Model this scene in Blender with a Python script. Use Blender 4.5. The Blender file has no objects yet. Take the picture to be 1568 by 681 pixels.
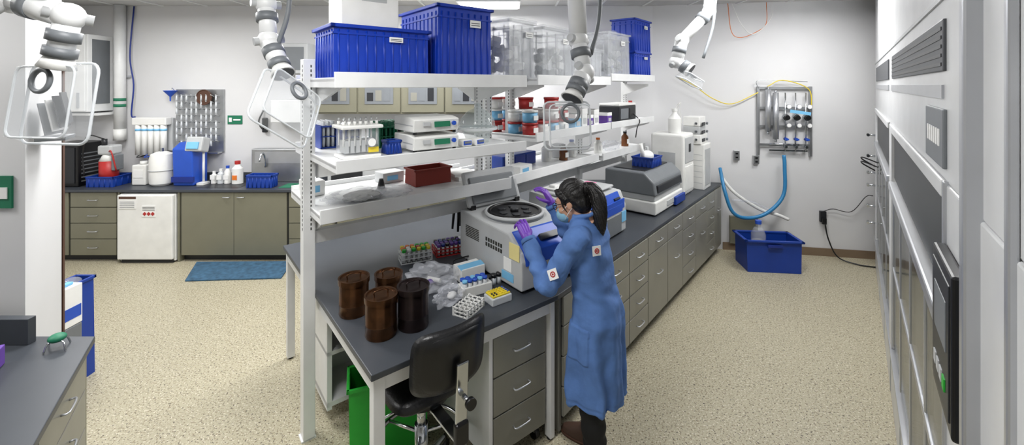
import bpy, bmesh, math, random
from mathutils import Vector, Matrix, Euler, noise
random.seed(4)
sc=bpy.context.scene
V=Vector
def lin(c):
    c=c/255.0
    return c/12.92 if c<=0.04045 else ((c+0.055)/1.055)**2.4
MATS={}
def M(name,rgb,rough=.5,metal=0,var=.05,scale=6,alpha=1,emit=0,bump=0,bscale=60):
    if name in MATS: return MATS[name]
    m=bpy.data.materials.new(name); m.use_nodes=True
    n=m.node_tree.nodes; l=m.node_tree.links; p=n['Principled BSDF']
    col=[lin(c) for c in rgb]
    tc=n.new('ShaderNodeTexCoord'); nz=n.new('ShaderNodeTexNoise'); nz.inputs['Scale'].default_value=scale; nz.inputs['Detail'].default_value=3
    l.new(tc.outputs['Object'],nz.inputs['Vector'])
    r=n.new('ShaderNodeValToRGB'); r.color_ramp.elements[0].position=.3; r.color_ramp.elements[1].position=.7
    r.color_ramp.elements[0].color=[c*(1-var) for c in col]+[1]; r.color_ramp.elements[1].color=[min(1,c*(1+var)) for c in col]+[1]
    l.new(nz.outputs['Fac'],r.inputs['Fac']); l.new(r.outputs['Color'],p.inputs['Base Color'])
    p.inputs['Roughness'].default_value=rough; p.inputs['Metallic'].default_value=metal; p.inputs['Alpha'].default_value=alpha
    if emit:
        p.inputs['Emission Color'].default_value=col+[1]; p.inputs['Emission Strength'].default_value=emit
    if bump:
        b=n.new('ShaderNodeBump'); b.inputs['Strength'].default_value=bump; b.inputs['Distance'].default_value=.01
        n2=n.new('ShaderNodeTexNoise'); n2.inputs['Scale'].default_value=bscale; l.new(tc.outputs['Object'],n2.inputs['Vector'])
        l.new(n2.outputs['Fac'],b.inputs['Height']); l.new(b.outputs['Normal'],p.inputs['Normal'])
    MATS[name]=m; return m

WHITE=M('white_enamel',(226,227,227),.35)
HOODW=M('fume_hood_enamel',(206,207,208),.3)
WALL=M('painted_wall',(213,213,214),.75,var=.03,scale=1.5)
CEIL=M('ceiling_tile',(190,190,190),.9)
PLW=M('white_plastic',(230,230,227),.4)
LGREY=M('light_grey_plastic',(184,186,187),.4)
GREY=M('grey_plastic',(112,116,120),.45)
VENT=M('vent_grille_grey',(72,74,78),.5)
TINT=M('tinted_sash_glass',(70,78,78),.08,alpha=.62)
DARK=M('dark_plastic',(32,34,38),.4)
BLACK=M('black_plastic',(13,13,15),.35)
VINYL=M('black_vinyl',(20,20,22),.36,bump=.15,bscale=90)
EPOXY=M('epoxy_worktop',(60,64,70),.4,var=.08,scale=3)
OLIVE=M('olive_cabinet',(120,118,101),.42,var=.03)
OLIVE2=M('greige_cabinet',(138,137,128),.35,metal=.15,var=.04)
SHADOWGAP=M('cabinet_gap',(46,46,42),.7)
CHROME=M('chrome',(205,208,212),.18,metal=1)
STEEL=M('brushed_steel',(178,180,182),.34,metal=.85,var=.1)
BLUE=M('blue_tote_plastic',(10,54,166),.4,var=.08)
BLUED=M('blue_bin_plastic',(14,56,146),.45)
NAVY=M('navy_blue',(20,45,130),.4)
LBLUE=M('panel_blue',(36,80,184),.4)
SKYB=M('sky_blue',(120,185,225),.5)
GREEN=M('green_bin_plastic',(36,172,52),.5)
DGREEN=M('green_rack',(20,112,80),.5)
RED=M('red_plastic',(172,40,38),.45)
BRICK=M('brick_red_bin',(136,46,34),.6)
YEL=M('yellow_plastic',(224,200,50),.5)
ORANGE=M('orange_plastic',(226,120,40),.5)
PURP=M('purple_plastic',(96,60,150),.5)
PINK=M('pink_note',(230,130,170),.7)
NOTE=M('yellow_note',(232,218,150),.8)
PAPER=M('paper',(236,236,234),.8)
AMBER=M('amber_glass',(110,62,24),.12,alpha=.9)
BRONZE=M('bronze_can',(92,62,40),.22,metal=.8,var=.45,scale=14)
BRONZD=M('dark_bronze_can',(54,44,44),.26,metal=.75,var=.3,scale=14)
CLEAR=M('clear_plastic',(222,226,230),.1,alpha=.2)
CLEARR=M('clear_plastic_rim',(228,232,235),.1,alpha=.72)
FROST=M('frosted_plastic',(212,215,219),.22,alpha=.3,var=.08,scale=6)
GLASS=M('clear_glass',(190,205,205),.05,alpha=.3)
BAG=M('plastic_film',(215,218,226),.1,alpha=.24,bump=.3,bscale=22)
BROWN=M('dark_brown',(78,50,36),.6)
TAN=M('baseboard_vinyl',(122,104,84),.6)
ALU=M('aluminium',(190,192,196),.32,metal=.7)
MATB=M('blue_floor_mat',(54,88,114),.8,var=.3,scale=20)
COAT=M('blue_lab_coat',(86,122,182),.85,var=.12,scale=9,bump=.3,bscale=30)
COATD=M('blue_coat_seam',(56,92,156),.85)
SKIN=M('skin',(206,158,130),.55)
HAIR=M('black_hair',(16,13,13),.45,var=.4,scale=60,bump=.4,bscale=120)
GLOVE=M('purple_nitrile',(112,62,176),.45)
MASK=M('surgical_mask',(138,186,210),.85)
PANTS=M('black_trousers',(18,18,20),.85)
SHOE=M('brown_leather',(72,52,42),.6)
HOSE=M('blue_hose',(44,122,172),.4)
LAMP=M('lamp_diffuser',(250,250,250),.5,emit=4)
HINT=M('fume_hood_interior',(150,147,138),.5)

FLOOR=bpy.data.materials.new('speckled_vinyl_floor'); FLOOR.use_nodes=True
n=FLOOR.node_tree.nodes; l=FLOOR.node_tree.links; p=n['Principled BSDF']
tc=n.new('ShaderNodeTexCoord')
def flecks(scale,th,seedoff):
    mp=n.new('ShaderNodeMapping'); mp.inputs['Location'].default_value=(seedoff,seedoff*.7,0); l.new(tc.outputs['Object'],mp.inputs['Vector'])
    v=n.new('ShaderNodeTexNoise'); v.inputs['Scale'].default_value=scale; v.inputs['Detail'].default_value=1.5; l.new(mp.outputs['Vector'],v.inputs['Vector'])
    r=n.new('ShaderNodeValToRGB'); r.color_ramp.elements[0].position=th; r.color_ramp.elements[1].position=th+.03
    r.color_ramp.elements[0].color=(0,0,0,1); r.color_ramp.elements[1].color=(1,1,1,1); l.new(v.outputs['Fac'],r.inputs['Fac']); return r
base=n.new('ShaderNodeTexNoise'); base.inputs['Scale'].default_value=.8; l.new(tc.outputs['Object'],base.inputs['Vector'])
br=n.new('ShaderNodeValToRGB'); br.color_ramp.elements[0].color=(lin(166),lin(159),lin(136),1); br.color_ramp.elements[1].color=(lin(178),lin(171),lin(147),1)
l.new(base.outputs['Fac'],br.inputs['Fac'])
prev=br.outputs['Color']
for s_,th,off,c in ((85,.59,0,(132,120,96)),(75,.63,7,(80,72,62)),(80,.61,19,(203,197,178))):
    f=flecks(s_,th,off); mx=n.new('ShaderNodeMixRGB'); mx.inputs['Color2'].default_value=(lin(c[0]),lin(c[1]),lin(c[2]),1)
    l.new(f.outputs['Color'],mx.inputs['Fac']); l.new(prev,mx.inputs['Color1']); prev=mx.outputs['Color']
l.new(prev,p.inputs['Base Color']); p.inputs['Roughness'].default_value=.42

def catmull(pts,rs,k):
    if len(pts)<3: return pts,rs
    P=[pts[0]*2-pts[1]]+pts+[pts[-1]*2-pts[-2]]; R=[rs[0]]+rs+[rs[-1]]
    o=[];ro=[]
    for i in range(1,len(P)-2):
        for j in range(k):
            t=j/k
            a,b,c,d=P[i-1],P[i],P[i+1],P[i+2]
            o.append(.5*((2*b)+(c-a)*t+(2*a-5*b+4*c-d)*t*t+(3*b-a-3*c+d)*t**3))
            ro.append(R[i]*(1-t)+R[i+1]*t)
    o.append(P[-2]); ro.append(R[-2]); return o,ro

class B:
    def __init__(s,name,loc=(0,0,0),rot=0,parent=None):
        s.name=name; s.loc=loc; s.rot=rot if isinstance(rot,(tuple,list)) else (0,0,math.radians(rot)); s.parent=parent
        s.bm=bmesh.new(); s.mats=[]; s.T=Matrix.Identity(4)
    def mi(s,m):
        if m not in s.mats: s.mats.append(m)
        return s.mats.index(m)
    def add(s,t,mat,X=None,smooth=0):
        if X is not None: bmesh.ops.transform(t,matrix=X,verts=t.verts)
        bmesh.ops.transform(t,matrix=s.T,verts=t.verts)
        i=s.mi(mat)
        for f in t.faces:
            f.material_index=i
            f.smooth = (smooth==1) or (smooth==2 and len(f.verts)==4)
        me=bpy.data.meshes.new('t'); t.to_mesh(me); t.free(); s.bm.from_mesh(me); bpy.data.meshes.remove(me)
    def box(s,x0,x1,y0,y1,z0,z1,mat,bev=0,R=None,seg=2):
        t=bmesh.new(); bmesh.ops.create_cube(t,size=1)
        sx,sy,sz=abs(x1-x0),abs(y1-y0),abs(z1-z0)
        bmesh.ops.scale(t,vec=(sx,sy,sz),verts=t.verts)
        if bev: bmesh.ops.bevel(t,geom=t.edges[:],offset=min(bev,min(sx,sy,sz)*.49),segments=seg,affect='EDGES',profile=.5)
        X=Matrix.Translation(((x0+x1)/2,(y0+y1)/2,(z0+z1)/2))
        if R: X=X@Euler([math.radians(a) for a in R]).to_matrix().to_4x4()
        s.add(t,mat,X)
    def cyl(s,p0,p1,r,mat,r1=None,seg=20,bev=0):
        p0=V(p0);p1=V(p1);d=p1-p0
        t=bmesh.new(); bmesh.ops.create_cone(t,cap_ends=True,segments=seg,radius1=r,radius2=r if r1 is None else r1,depth=d.length)
        X=Matrix.Translation((p0+p1)/2)@d.to_track_quat('Z','Y').to_matrix().to_4x4()
        s.add(t,mat,X,2)
    def sph(s,c,r,mat,R=None,seg=20):
        if not isinstance(r,(tuple,list)): r=(r,r,r)
        t=bmesh.new(); bmesh.ops.create_uvsphere(t,u_segments=seg,v_segments=seg//2+2,radius=1)
        X=Matrix.Translation(c)
        if R: X=X@Euler([math.radians(a) for a in R]).to_matrix().to_4x4()
        X=X@Matrix.Diagonal((r[0],r[1],r[2],1)); s.add(t,mat,X,1)
    def lathe(s,prof,c,mat,seg=28,X=None):
        t=bmesh.new(); rings=[]
        for r,z in prof:
            if r<1e-5: rings.append([t.verts.new((0,0,z))])
            else: rings.append([t.verts.new((r*math.cos(2*math.pi*i/seg),r*math.sin(2*math.pi*i/seg),z)) for i in range(seg)])
        for a,b in zip(rings,rings[1:]):
            for i in range(seg):
                j=(i+1)%seg
                if len(a)==1 and len(b)==1: continue
                if len(a)==1: t.faces.new((a[0],b[j],b[i]))
                elif len(b)==1: t.faces.new((a[i],a[j],b[0]))
                else: t.faces.new((a[i],a[j],b[j],b[i]))
        bmesh.ops.recalc_face_normals(t,faces=t.faces)
        Y=Matrix.Translation(c)
        if X is not None: Y=Y@X
        for e in t.edges:
            if len(e.link_faces)==2 and e.calc_face_angle(0)>.6: e.smooth=False
        s.add(t,mat,Y,1)
    def tube(s,pts,r,mat,seg=10,k=6,closed=False):
        pts=[V(p) for p in pts]; rs=list(r) if isinstance(r,(list,tuple)) else [r]*len(pts)
        if closed:
            o,ro=pts,rs
        else: o,ro=catmull(pts,rs,k) if k>1 else (pts,rs)
        t=bmesh.new(); rings=[]; nrm=None; N=len(o)
        for i,pnt in enumerate(o):
            if closed: d=o[(i+1)%N]-o[i-1]
            else: d=o[min(i+1,N-1)]-o[max(i-1,0)]
            if d.length<1e-7: d=V((0,0,1))
            d.normalize()
            if nrm is None: nrm=d.orthogonal().normalized()
            else:
                nrm=nrm-d*nrm.dot(d)
                nrm=nrm.normalized() if nrm.length>1e-6 else d.orthogonal().normalized()
            bn=d.cross(nrm)
            rings.append([t.verts.new(pnt+(nrm*math.cos(2*math.pi*q/seg)+bn*math.sin(2*math.pi*q/seg))*ro[i]) for q in range(seg)])
        pr=list(zip(rings,rings[1:]))
        if closed: pr.append((rings[-1],rings[0]))
        for a,b in pr:
            for i in range(seg):
                j=(i+1)%seg; t.faces.new((a[i],a[j],b[j],b[i]))
        if not closed:
            t.faces.new(rings[0][::-1]); t.faces.new(rings[-1])
        bmesh.ops.recalc_face_normals(t,faces=t.faces)
        s.add(t,mat,None,2)
    def prism(s,poly,z0,z1,mat,bev=0):
        t=bmesh.new(); a=[t.verts.new((x,y,z0)) for x,y in poly]; b=[t.verts.new((x,y,z1)) for x,y in poly]
        t.faces.new(a[::-1]); t.faces.new(b)
        for i in range(len(a)):
            j=(i+1)%len(a); t.faces.new((a[i],a[j],b[j],b[i]))
        bmesh.ops.recalc_face_normals(t,faces=t.faces)
        if bev: bmesh.ops.bevel(t,geom=t.edges[:],offset=bev,segments=2,affect='EDGES',profile=.5)
        s.add(t,mat)
    def xprism(s,poly,x0,x1,mat,bev=0):
        t=bmesh.new(); a=[t.verts.new((x0,y,z)) for y,z in poly]; b=[t.verts.new((x1,y,z)) for y,z in poly]
        t.faces.new(a[::-1]); t.faces.new(b)
        for i in range(len(a)):
            j=(i+1)%len(a); t.faces.new((a[i],a[j],b[j],b[i]))
        bmesh.ops.recalc_face_normals(t,faces=t.faces)
        if bev: bmesh.ops.bevel(t,geom=t.edges[:],offset=bev,segments=2,affect='EDGES',profile=.5)
        s.add(t,mat)
    def loft(s,rings,mat,seg=24,pw=2.3,X=None):
        t=bmesh.new(); R=[]
        for cx,cy,z,hx,hy in rings:
            rr=[]
            for i in range(seg):
                a=2*math.pi*i/seg; c,si=math.cos(a),math.sin(a)
                rr.append(t.verts.new((cx+hx*math.copysign(abs(c)**(2/pw),c),cy+hy*math.copysign(abs(si)**(2/pw),si),z)))
            R.append(rr)
        for a,b in zip(R,R[1:]):
            for i in range(seg):
                j=(i+1)%seg; t.faces.new((a[i],a[j],b[j],b[i]))
        t.faces.new(R[0][::-1]); t.faces.new(R[-1])
        bmesh.ops.recalc_face_normals(t,faces=t.faces)
        s.add(t,mat,X,2)
    def pad(s,c,w,h,th,curve,mat,R=(0,0,0),nn=18,pw=4):
        t=bmesh.new(); g={}
        for sd in (1,-1):
            for i in range(nn+1):
                for j in range(nn+1):
                    a=2*i/nn-1; b=2*j/nn-1
                    m=max(abs(a),abs(b))
                    L=(abs(a)**pw+abs(b)**pw)**(1/pw)
                    f=m/L if L>1e-6 else 1
                    y=a*f*w/2; z=b*f*h/2
                    if m>.999 and sd==-1: g[(sd,i,j)]=g[(1,i,j)]; continue
                    tk=th/2*math.sqrt(max(0,1-m**5))
                    g[(sd,i,j)]=t.verts.new((sd*tk+curve*(2*y/w)**2,y,z))
            for i in range(nn):
                for j in range(nn):
                    q=[g[(sd,i,j)],g[(sd,i+1,j)],g[(sd,i+1,j+1)],g[(sd,i,j+1)]]
                    try: t.faces.new(q if sd==1 else q[::-1])
                    except ValueError: pass
        bmesh.ops.recalc_face_normals(t,faces=t.faces)
        X=Matrix.Translation(c)@Euler([math.radians(a) for a in R]).to_matrix().to_4x4()
        s.add(t,mat,X,1)
    def bin(s,x0,x1,y0,y1,z0,z1,mat,tp=.06,ribs=0,rim=.012,t=.006,lid=None,rimm=None):
        cx,cy=(x0+x1)/2,(y0+y1)/2; hx,hy=(x1-x0)/2,(y1-y0)/2
        bx,by=hx*(1-tp),hy*(1-tp)
        q=bmesh.new()
        def ring(a,b,z): return [q.verts.new((cx+sx*a,cy+sy*b,z)) for sx,sy in((-1,-1),(1,-1),(1,1),(-1,1))]
        r0=ring(bx,by,z0); r1=ring(hx-rim,hy-rim,z1); r2=ring(hx-rim-t,hy-rim-t,z1); r3=ring(bx-t,by-t,z0+t)
        q.faces.new(r0[::-1])
        for a,b in((r0,r1),(r1,r2),(r2,r3)):
            for i in range(4):
                j=(i+1)%4; q.faces.new((a[i],a[j],b[j],b[i]))
        q.faces.new(r3); s.add(q,mat)
        rm=rimm or mat; h=.018 if z1-z0>.15 else .01
        e=rim*.4
        s.box(x0,x1,y0,y0+rim+e,z1-h,z1+.003,rm,.003); s.box(x0,x1,y1-rim-e,y1,z1-h,z1+.003,rm,.003)
        s.box(x0,x0+rim+e,y0,y1,z1-h,z1+.003,rm,.003); s.box(x1-rim-e,x1,y0,y1,z1-h,z1+.003,rm,.003)
        if ribs:
            H=z1-z0
            for i in range(ribs):
                f=-1+2*(i+.5)/ribs
                for sy in(-1,1):
                    a=V((cx+f*bx,cy+sy*by,z0+.03*H)); b=V((cx+f*(hx-rim),cy+sy*(hy-rim),z1-.09*H))
                    s.cyl(a,b,.007,mat,seg=6)
            nr=max(3,int(ribs*hy/hx))
            for i in range(nr):
                f=-1+2*(i+.5)/nr
                for sx in(-1,1):
                    a=V((cx+sx*bx,cy+f*by,z0+.03*H)); b=V((cx+sx*(hx-rim),cy+f*(hy-rim),z1-.09*H))
                    s.cyl(a,b,.007,mat,seg=6)
            for zz in (z1-.16*H,):
                k=.84
                ax=bx+(hx-rim-bx)*k+.006; ay=by+(hy-rim-by)*k+.006
                s.box(cx-ax,cx+ax,cy-ay,cy-ay+.008,zz-.006,zz+.006,mat); s.box(cx-ax,cx+ax,cy+ay-.008,cy+ay,zz-.006,zz+.006,mat)
                s.box(cx-ax,cx-ax+.008,cy-ay,cy+ay,zz-.006,zz+.006,mat); s.box(cx+ax-.008,cx+ax,cy-ay,cy+ay,zz-.006,zz+.006,mat)
        if lid: s.box(x0-.005,x1+.005,y0-.005,y1+.005,z1,z1+.02,lid,.006)
    def torus(s,c,R,r,mat,seg=36,axis='Z'):
        pts=[]
        for i in range(seg):
            a=2*math.pi*i/seg; x,y=R*math.cos(a),R*math.sin(a)
            pts.append(V(c)+(V((x,y,0)) if axis=='Z' else V((x,0,y)) if axis=='Y' else V((0,x,y))))
        s.tube(pts,r,mat,closed=True)
    def handle(s,x,z,y,w=.1,mat=None,hz=False):
        mat=mat or ALU
        s.tube([(x-w/2,y,z),(x-w/2+.005,y-.025,z),(x+w/2-.005,y-.025,z),(x+w/2,y,z)],.005,mat,seg=6,k=3)
    def done(s):
        me=bpy.data.meshes.new(s.name); s.bm.to_mesh(me); s.bm.free()
        for m in s.mats: me.materials.append(m)
        o=bpy.data.objects.new(s.name,me); sc.collection.objects.link(o)
        o.location=s.loc; o.rotation_euler=s.rot
        if s.parent: o.parent=s.parent
        s.o=o; return o
    def remesh(s,vox,sm=4,mat=None,fn=None):
        o=s.done(); m=o.modifiers.new('r','REMESH'); m.mode='VOXEL'; m.voxel_size=vox; m.use_smooth_shade=True
        m=o.modifiers.new('s','SMOOTH'); m.iterations=sm; m.factor=.5
        bpy.context.view_layer.update()
        dg=bpy.context.evaluated_depsgraph_get(); me=bpy.data.meshes.new_from_object(o.evaluated_get(dg))
        o.modifiers.clear(); o.data=me; me.materials.clear(); me.materials.append(mat or s.mats[0])
        for p_ in me.polygons: p_.use_smooth=True; p_.material_index=0
        if fn:
            nn=[v_.normal.copy() for v_ in me.vertices]
            for v_,q in zip(me.vertices,nn): v_.co=v_.co+q*fn(v_.co,q)
            me.update()
        return o

# ================= ROOM =================
CZ=3.29
b=B('floor'); b.box(-6.3,6.6,-1.8,6.3,-.1,0,FLOOR); b.done()
b=B('ceiling'); b.box(-6.3,6.6,-1.8,6.3,CZ,CZ+.1,CEIL)
b.done()
b=B('wall_back'); b.prism([(-6.1,5.86),(1.94,5.86),(6.3,5.06),(6.3,6.2),(-6.1,6.2)],0,CZ,WALL); b.done()
b=B('wall_left'); b.box(-6.2,-6.02,-1.7,5.86,0,CZ,WALL); b.done()
b=B('wall_right'); b.box(6.2,6.35,-1.7,5.07,0,CZ,WALL); b.done()
b=B('wall_front'); b.box(-6.2,6.35,-1.75,-1.6,0,CZ,WALL); b.done()
b=B('wall_partition'); b.prism([(-2.58,2.25),(-2.95,2.78),(-3.9,2.78),(-3.9,2.25)],0,CZ,WALL)
b.prism([(-2.945,2.785),(-2.965,2.815),(-3.1,2.815),(-3.1,2.785)],0,2.6,BROWN); b.done()
b=B('trim_ceiling_grid')
for yy in (4.2,4.8,5.4): b.box(-6,6,yy-.012,yy+.012,CZ-.012,CZ,WHITE)
for xx in range(-10,11): b.box(xx*.6-.012,xx*.6+.012,-1.6,5.84,CZ-.012,CZ,WHITE)
b.done()
RW=-10.4
b=B('baseboard_back',(1.94,5.855,0),RW)
b.box(.9,3.9,-.014,-.002,0,.1,TAN); b.done()

for (x,y) in ((-4.2,4.3),(-1.4,4.6),(-4.0,1.6),(-.9,1.2),(-.28,5.25),(2.0,3.6),(3.6,4.3),(2.6,1.0),(-2.2,3.1)):
    b=B('ceiling_light_panel'); w,d=(.38,.26) if y>5 else (.6,.3)
    b.box(x-w,x+w,y-d,y+d,3.18,CZ-.002,WHITE,.004); b.box(x-w+.03,x+w-.03,y-d+.03,y+d-.03,3.174,3.182,LAMP); b.done()
    ld=bpy.data.lights.new('panel_lamp','AREA'); ld.shape='RECTANGLE'; ld.size=w*1.8; ld.size_y=.5; ld.energy=45; ld.color=(1,.995,.985)
    lo=bpy.data.objects.new('ceiling_panel_lamp',ld); lo.location=(x,y,3.16); sc.collection.objects.link(lo)

# ================= ISLAND =================
AX,AY=-.63,1.90; NR=38.5
cu,su=math.cos(math.radians(NR)),math.sin(math.radians(NR))
def N(u,v): return (AX+u*cu-v*su, AY+u*su+v*cu)
CX,CY=.22,2.58; FR=50.2
cf,sf=math.cos(math.radians(FR)),math.sin(math.radians(FR))
def F(t,v): return (CX+t*cf-v*sf, CY+t*sf+v*cf)

def casework(b,cols,y,z0,z1,mat,dz=.003):
    for x0,x1,fr,kind in cols:
        zt=z1; H=z1-z0
        for f in fr:
            h=f*H
            b.box(x0+.004,x1-.004,y-.018,y,zt-h+.004,zt-.004,mat,.003)
            if kind=='d': b.handle((x0+x1)/2,zt-h/2 if h<.25 else zt-h*.35,y-.018,min(.11,(x1-x0)*.3))
            elif kind=='door':
                xm=(x0+x1)/2
                b.box(xm-.002,xm+.002,y-.0195,y-.01,zt-h+.004,zt-.004,SHADOWGAP)
                b.handle(xm-.09,zt-.06,y-.018,.08); b.handle(xm+.09,zt-.06,y-.018,.08)
            zt-=h

b=B('lab_island_bench')
poly=[(AX,AY),N(1.17,0),(2.79,5.655),(1.93,5.835),(.65,5.835),(-.3,4.68),N(0,1.97)]
b.prism(poly,.868,.9,EPOXY,.004)
b.T=Matrix.Translation((AX,AY,0))@Matrix.Rotation(math.radians(NR),4,'Z')
b.box(.02,1.14,.03,.06,.79,.867,WHITE); b.box(.02,.05,.03,1.94,.79,.867,WHITE); b.box(.02,1.7,1.91,1.94,.79,.867,WHITE)
for (u,v) in ((.045,.045),(1.145,.05),(.045,1.92),(1.5,1.92)):
    w_=.028 if u<1.1 or v>1 else .018
    b.box(u-w_,u+w_,v-.028,v+.028,0.012,.867,WHITE,.004); b.cyl((u,v,0),(u,v,.015),.02,BLACK,seg=12)
b.box(.08,.11,1.0,1.34,.1,.8,WHITE); b.box(.08,1.1,1.0,1.34,.12,.15,WHITE); b.box(.08,1.1,1.0,1.34,.45,.475,WHITE); b.box(.08,1.1,1.34,1.36,.1,.8,WHITE)
b.box(1.2,1.6,.14,1.9,.05,.86,OLIVE2)
b.T=Matrix.Translation((CX,CY,0))@Matrix.Rotation(math.radians(FR),4,'Z')
b.prism([(.14,0),(3.98,0),(3.5,.8),(.14,.8)],.1,.867,SHADOWGAP)
b.box(.12,.142,0,.8,.02,.866,OLIVE2)
b.prism([(.14,.06),(3.9,.06),(3.5,.8),(.14,.8)],0,.1,DARK)
d4=[.25]*4
casework(b,[(.14,.62,d4,'d'),(.62,1.12,d4,'d'),(1.12,1.5,d4,'d'),(1.5,1.98,[.22,.78],'d'),(1.98,2.42,[.22,.78],'d'),(2.42,2.86,d4,'d'),(2.86,3.3,[.22,.78],'d'),(3.3,3.62,d4,'d'),(3.62,3.95,[1],'d')],0,.1,.865,OLIVE2)
b.prism([(-.0,1.5),(2.2,1.5),(2.1,1.55),(0,1.55)],.1,.867,OLIVE)
b.done()

x,y=N(.71,.05)
b=B('drawer_cabinet',(x,y,0),NR)
b.box(0,.405,.02,.6,.09,.78,OLIVE2,.004); b.box(-.028,-.002,0,.6,.09,.785,WHITE,.003)
casework(b,[(0,.405,[.34,.33,.33],'d')],.02,.1,.775,OLIVE2)
for cx_ in(.04,.36):
    for cy_ in (.06,.54):
        b.cyl((cx_-.015,cy_,.035),(cx_+.015,cy_,.035),.035,BLACK,seg=16); b.box(cx_-.02,cx_+.02,cy_-.02,cy_+.02,.05,.09,CHROME)
b.done()

def post(b,x,y,z0,z1,w=.075,d=.05,slot=True):
    b.box(x-w/2,x+w/2,y-d/2,y+d/2,z0,z1,WHITE,.004)
    k=max(z0+.1,1.3)
    while slot and k<z1-.05:
        b.box(x+.006,x+.013,y-d/2-.0015,y+d/2+.0015,k,k+.016,SHADOWGAP)
        b.box(x-w/2-.0015,x+w/2+.0015,y-d*.28,y-d*.16,k,k+.016,SHADOWGAP)
        k+=.028
def shelf(b,x0,x1,y0,y1,z,lip=.08,yb=None):
    b.box(x0,x1,y0,y1,z-.02,z,WHITE,.003)
    b.box(x0,x1,y0-.012,y0+.004,z-lip*.6,z+lip*.4,WHITE,.003)
    b.box(x0,x1,y1-.004,y1+.012,z-lip*.6,z+lip*.4,WHITE,.003)
    for xx in(x0,x1-.012):
        b.box(xx,xx+.012,y0,y1,z-lip*.6,z+.005,WHITE,.003)
def bracket(b,x,y,yf,z):
    b.xprism([(y,z-.16),(y,z-.02),(yf,z-.02),(yf,z-.045)],x-.008,x+.008,WHITE)
b=B('bench_shelving_rack',(AX,AY,0),NR)
post(b,-.035,1.0,0,2.36,.07,.08); post(b,1.37,1.04,.9,2.36,.05,.06); post(b,1.28,1.04,.9,2.36,.05,.06)
shelf(b,-.03,1.3,.46,1.36,2.235,.085); shelf(b,-.03,1.27,.43,1.36,1.775,.07); shelf(b,-.03,1.38,.74,1.5,1.44,.085)
for u in(.02,1.25):
    bracket(b,u,1.0,.5,2.23); bracket(b,u,1.0,.46,1.77); bracket(b,u,1.0,.78,1.44)
    bracket(b,u,1.05,1.34,2.23); bracket(b,u,1.05,1.34,1.77); bracket(b,u,1.05,1.45,1.44)
b.box(0,1.38,.99,1.05,1.2,1.28,WHITE,.004)
b.box(-.08,.005,.96,1.04,0,.01,WHITE)
b.done()
b=B('island_shelving_rack',(CX,CY,0),FR)
for t in(.8,2.0,3.15): post(b,t,.98,.9,2.42,.06,.06)
shelf(b,.7,2.0,.6,1.35,2.25,.085); shelf(b,2.02,3.22,.6,.98,2.29,.08)
shelf(b,.68,2.0,.6,1.3,1.775,.075); shelf(b,2.02,3.2,.6,1.0,1.775,.07)
shelf(b,.5,2.0,.74,1.3,1.43,.08); shelf(b,2.02,3.15,.7,1.0,1.43,.08)
for t in(.82,1.96,3.1):
    bracket(b,t,.96,.62,2.23); bracket(b,t,.96,.62,1.76); bracket(b,t,.96,.76,1.42)
b.box(.5,3.1,.98,1.04,1.2,1.28,WHITE,.004)
b.done()

def tote(nm,fr,x0,x1,y0,y1,z0,z1,mat,ribs=9,label=True,**k):
    cx_,cy_=(x0+x1)/2,(y0+y1)/2
    w=(N if fr=='N' else F)(cx_,cy_); b=B(nm,(w[0],w[1],z0),NR if fr=='N' else FR)
    hx,hy=(x1-x0)/2,(y1-y0)/2
    b.bin(-hx,hx,-hy,hy,0,z1-z0,mat,ribs=ribs,rim=.02,**k)
    H=z1-z0
    if label:
        b.box(.03,.12,-hy+.0,-hy+.006,H*.72,H*.82,PAPER)
        for r_ in range(2): b.box(.037,.11,-hy-.001,-hy+.001,H*(.745+.03*r_),H*(.755+.03*r_),DARK)
    return b
Z1=2.238
b=tote('blue_storage_tote','N',.02,.67,.7,1.14,Z1,2.56,BLUE,11); b.done()
b=tote('blue_storage_tote','N',.71,1.19,.7,1.34,Z1,2.76,BLUE,8); b.done()
x,y=N(.28,.9)
b=B('white_carton',(x,y,2.563),NR); b.box(-.18,.18,-.14,.14,0,.26,PAPER,.004); b.box(-.06,.1,-.142,-.139,.16,.2,LGREY); b.box(-.18,.18,-.01,.01,.259,.262,LGREY); b.done()
def fill(b,hx,hy,h,n_,seed):
    r_=random.Random(seed)
    for _ in range(n_):
        x_=r_.uniform(-hx,hx)*.75; y_=r_.uniform(-hy,hy)*.75; z_=r_.uniform(.05,h); m_=r_.choice([PAPER,LGREY,BAG,PLW,LGREY,GREY])
        if r_.random()<.5: b.box(x_-.05,x_+.05,y_-.04,y_+.04,z_-.03,z_+.03,m_,.008,R=(r_.uniform(-30,30),r_.uniform(-30,30),r_.uniform(0,90)))
        else: b.cyl((x_-.05,y_,z_),(x_+.05,y_+.03,z_+r_.uniform(-.03,.03)),.025,m_,seg=10)
b=tote('clear_storage_tub','F',.42,.78,.66,1.15,2.253,2.72,FROST,3,lid=FROST); fill(b,.17,.23,.34,30,1); b.done()
b=tote('clear_storage_tub','F',.84,1.42,.64,1.1,2.253,2.7,FROST,4,lid=FROST); fill(b,.28,.22,.28,36,2); b.done()
b=tote('clear_storage_tub','F',2.04,2.62,.64,.96,2.293,2.78,FROST,4)
fill(b,.26,.14,.3,24,3)
for _ in range(22): b.sph((random.uniform(-.2,.2),random.uniform(-.09,.09),random.uniform(.25,.5)),(.07,.05,.045),BAG,seg=10)
b.done()
b=tote('blue_storage_tote','F',2.68,3.2,.62,.95,2.293,2.6,BLUE,7); b.done()
b=tote('blue_storage_tote','F',2.68,3.2,.62,.95,2.604,3.0,BLUE,7); b.done()
x,y=F(1.72,.85); b=B('clear_storage_tub',(x,y,2.253),FR); b.bin(-.22,.22,-.2,.2,0,.3,FROST,lid=FROST,ribs=5); fill(b,.18,.16,.2,16,5); b.done()

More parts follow.
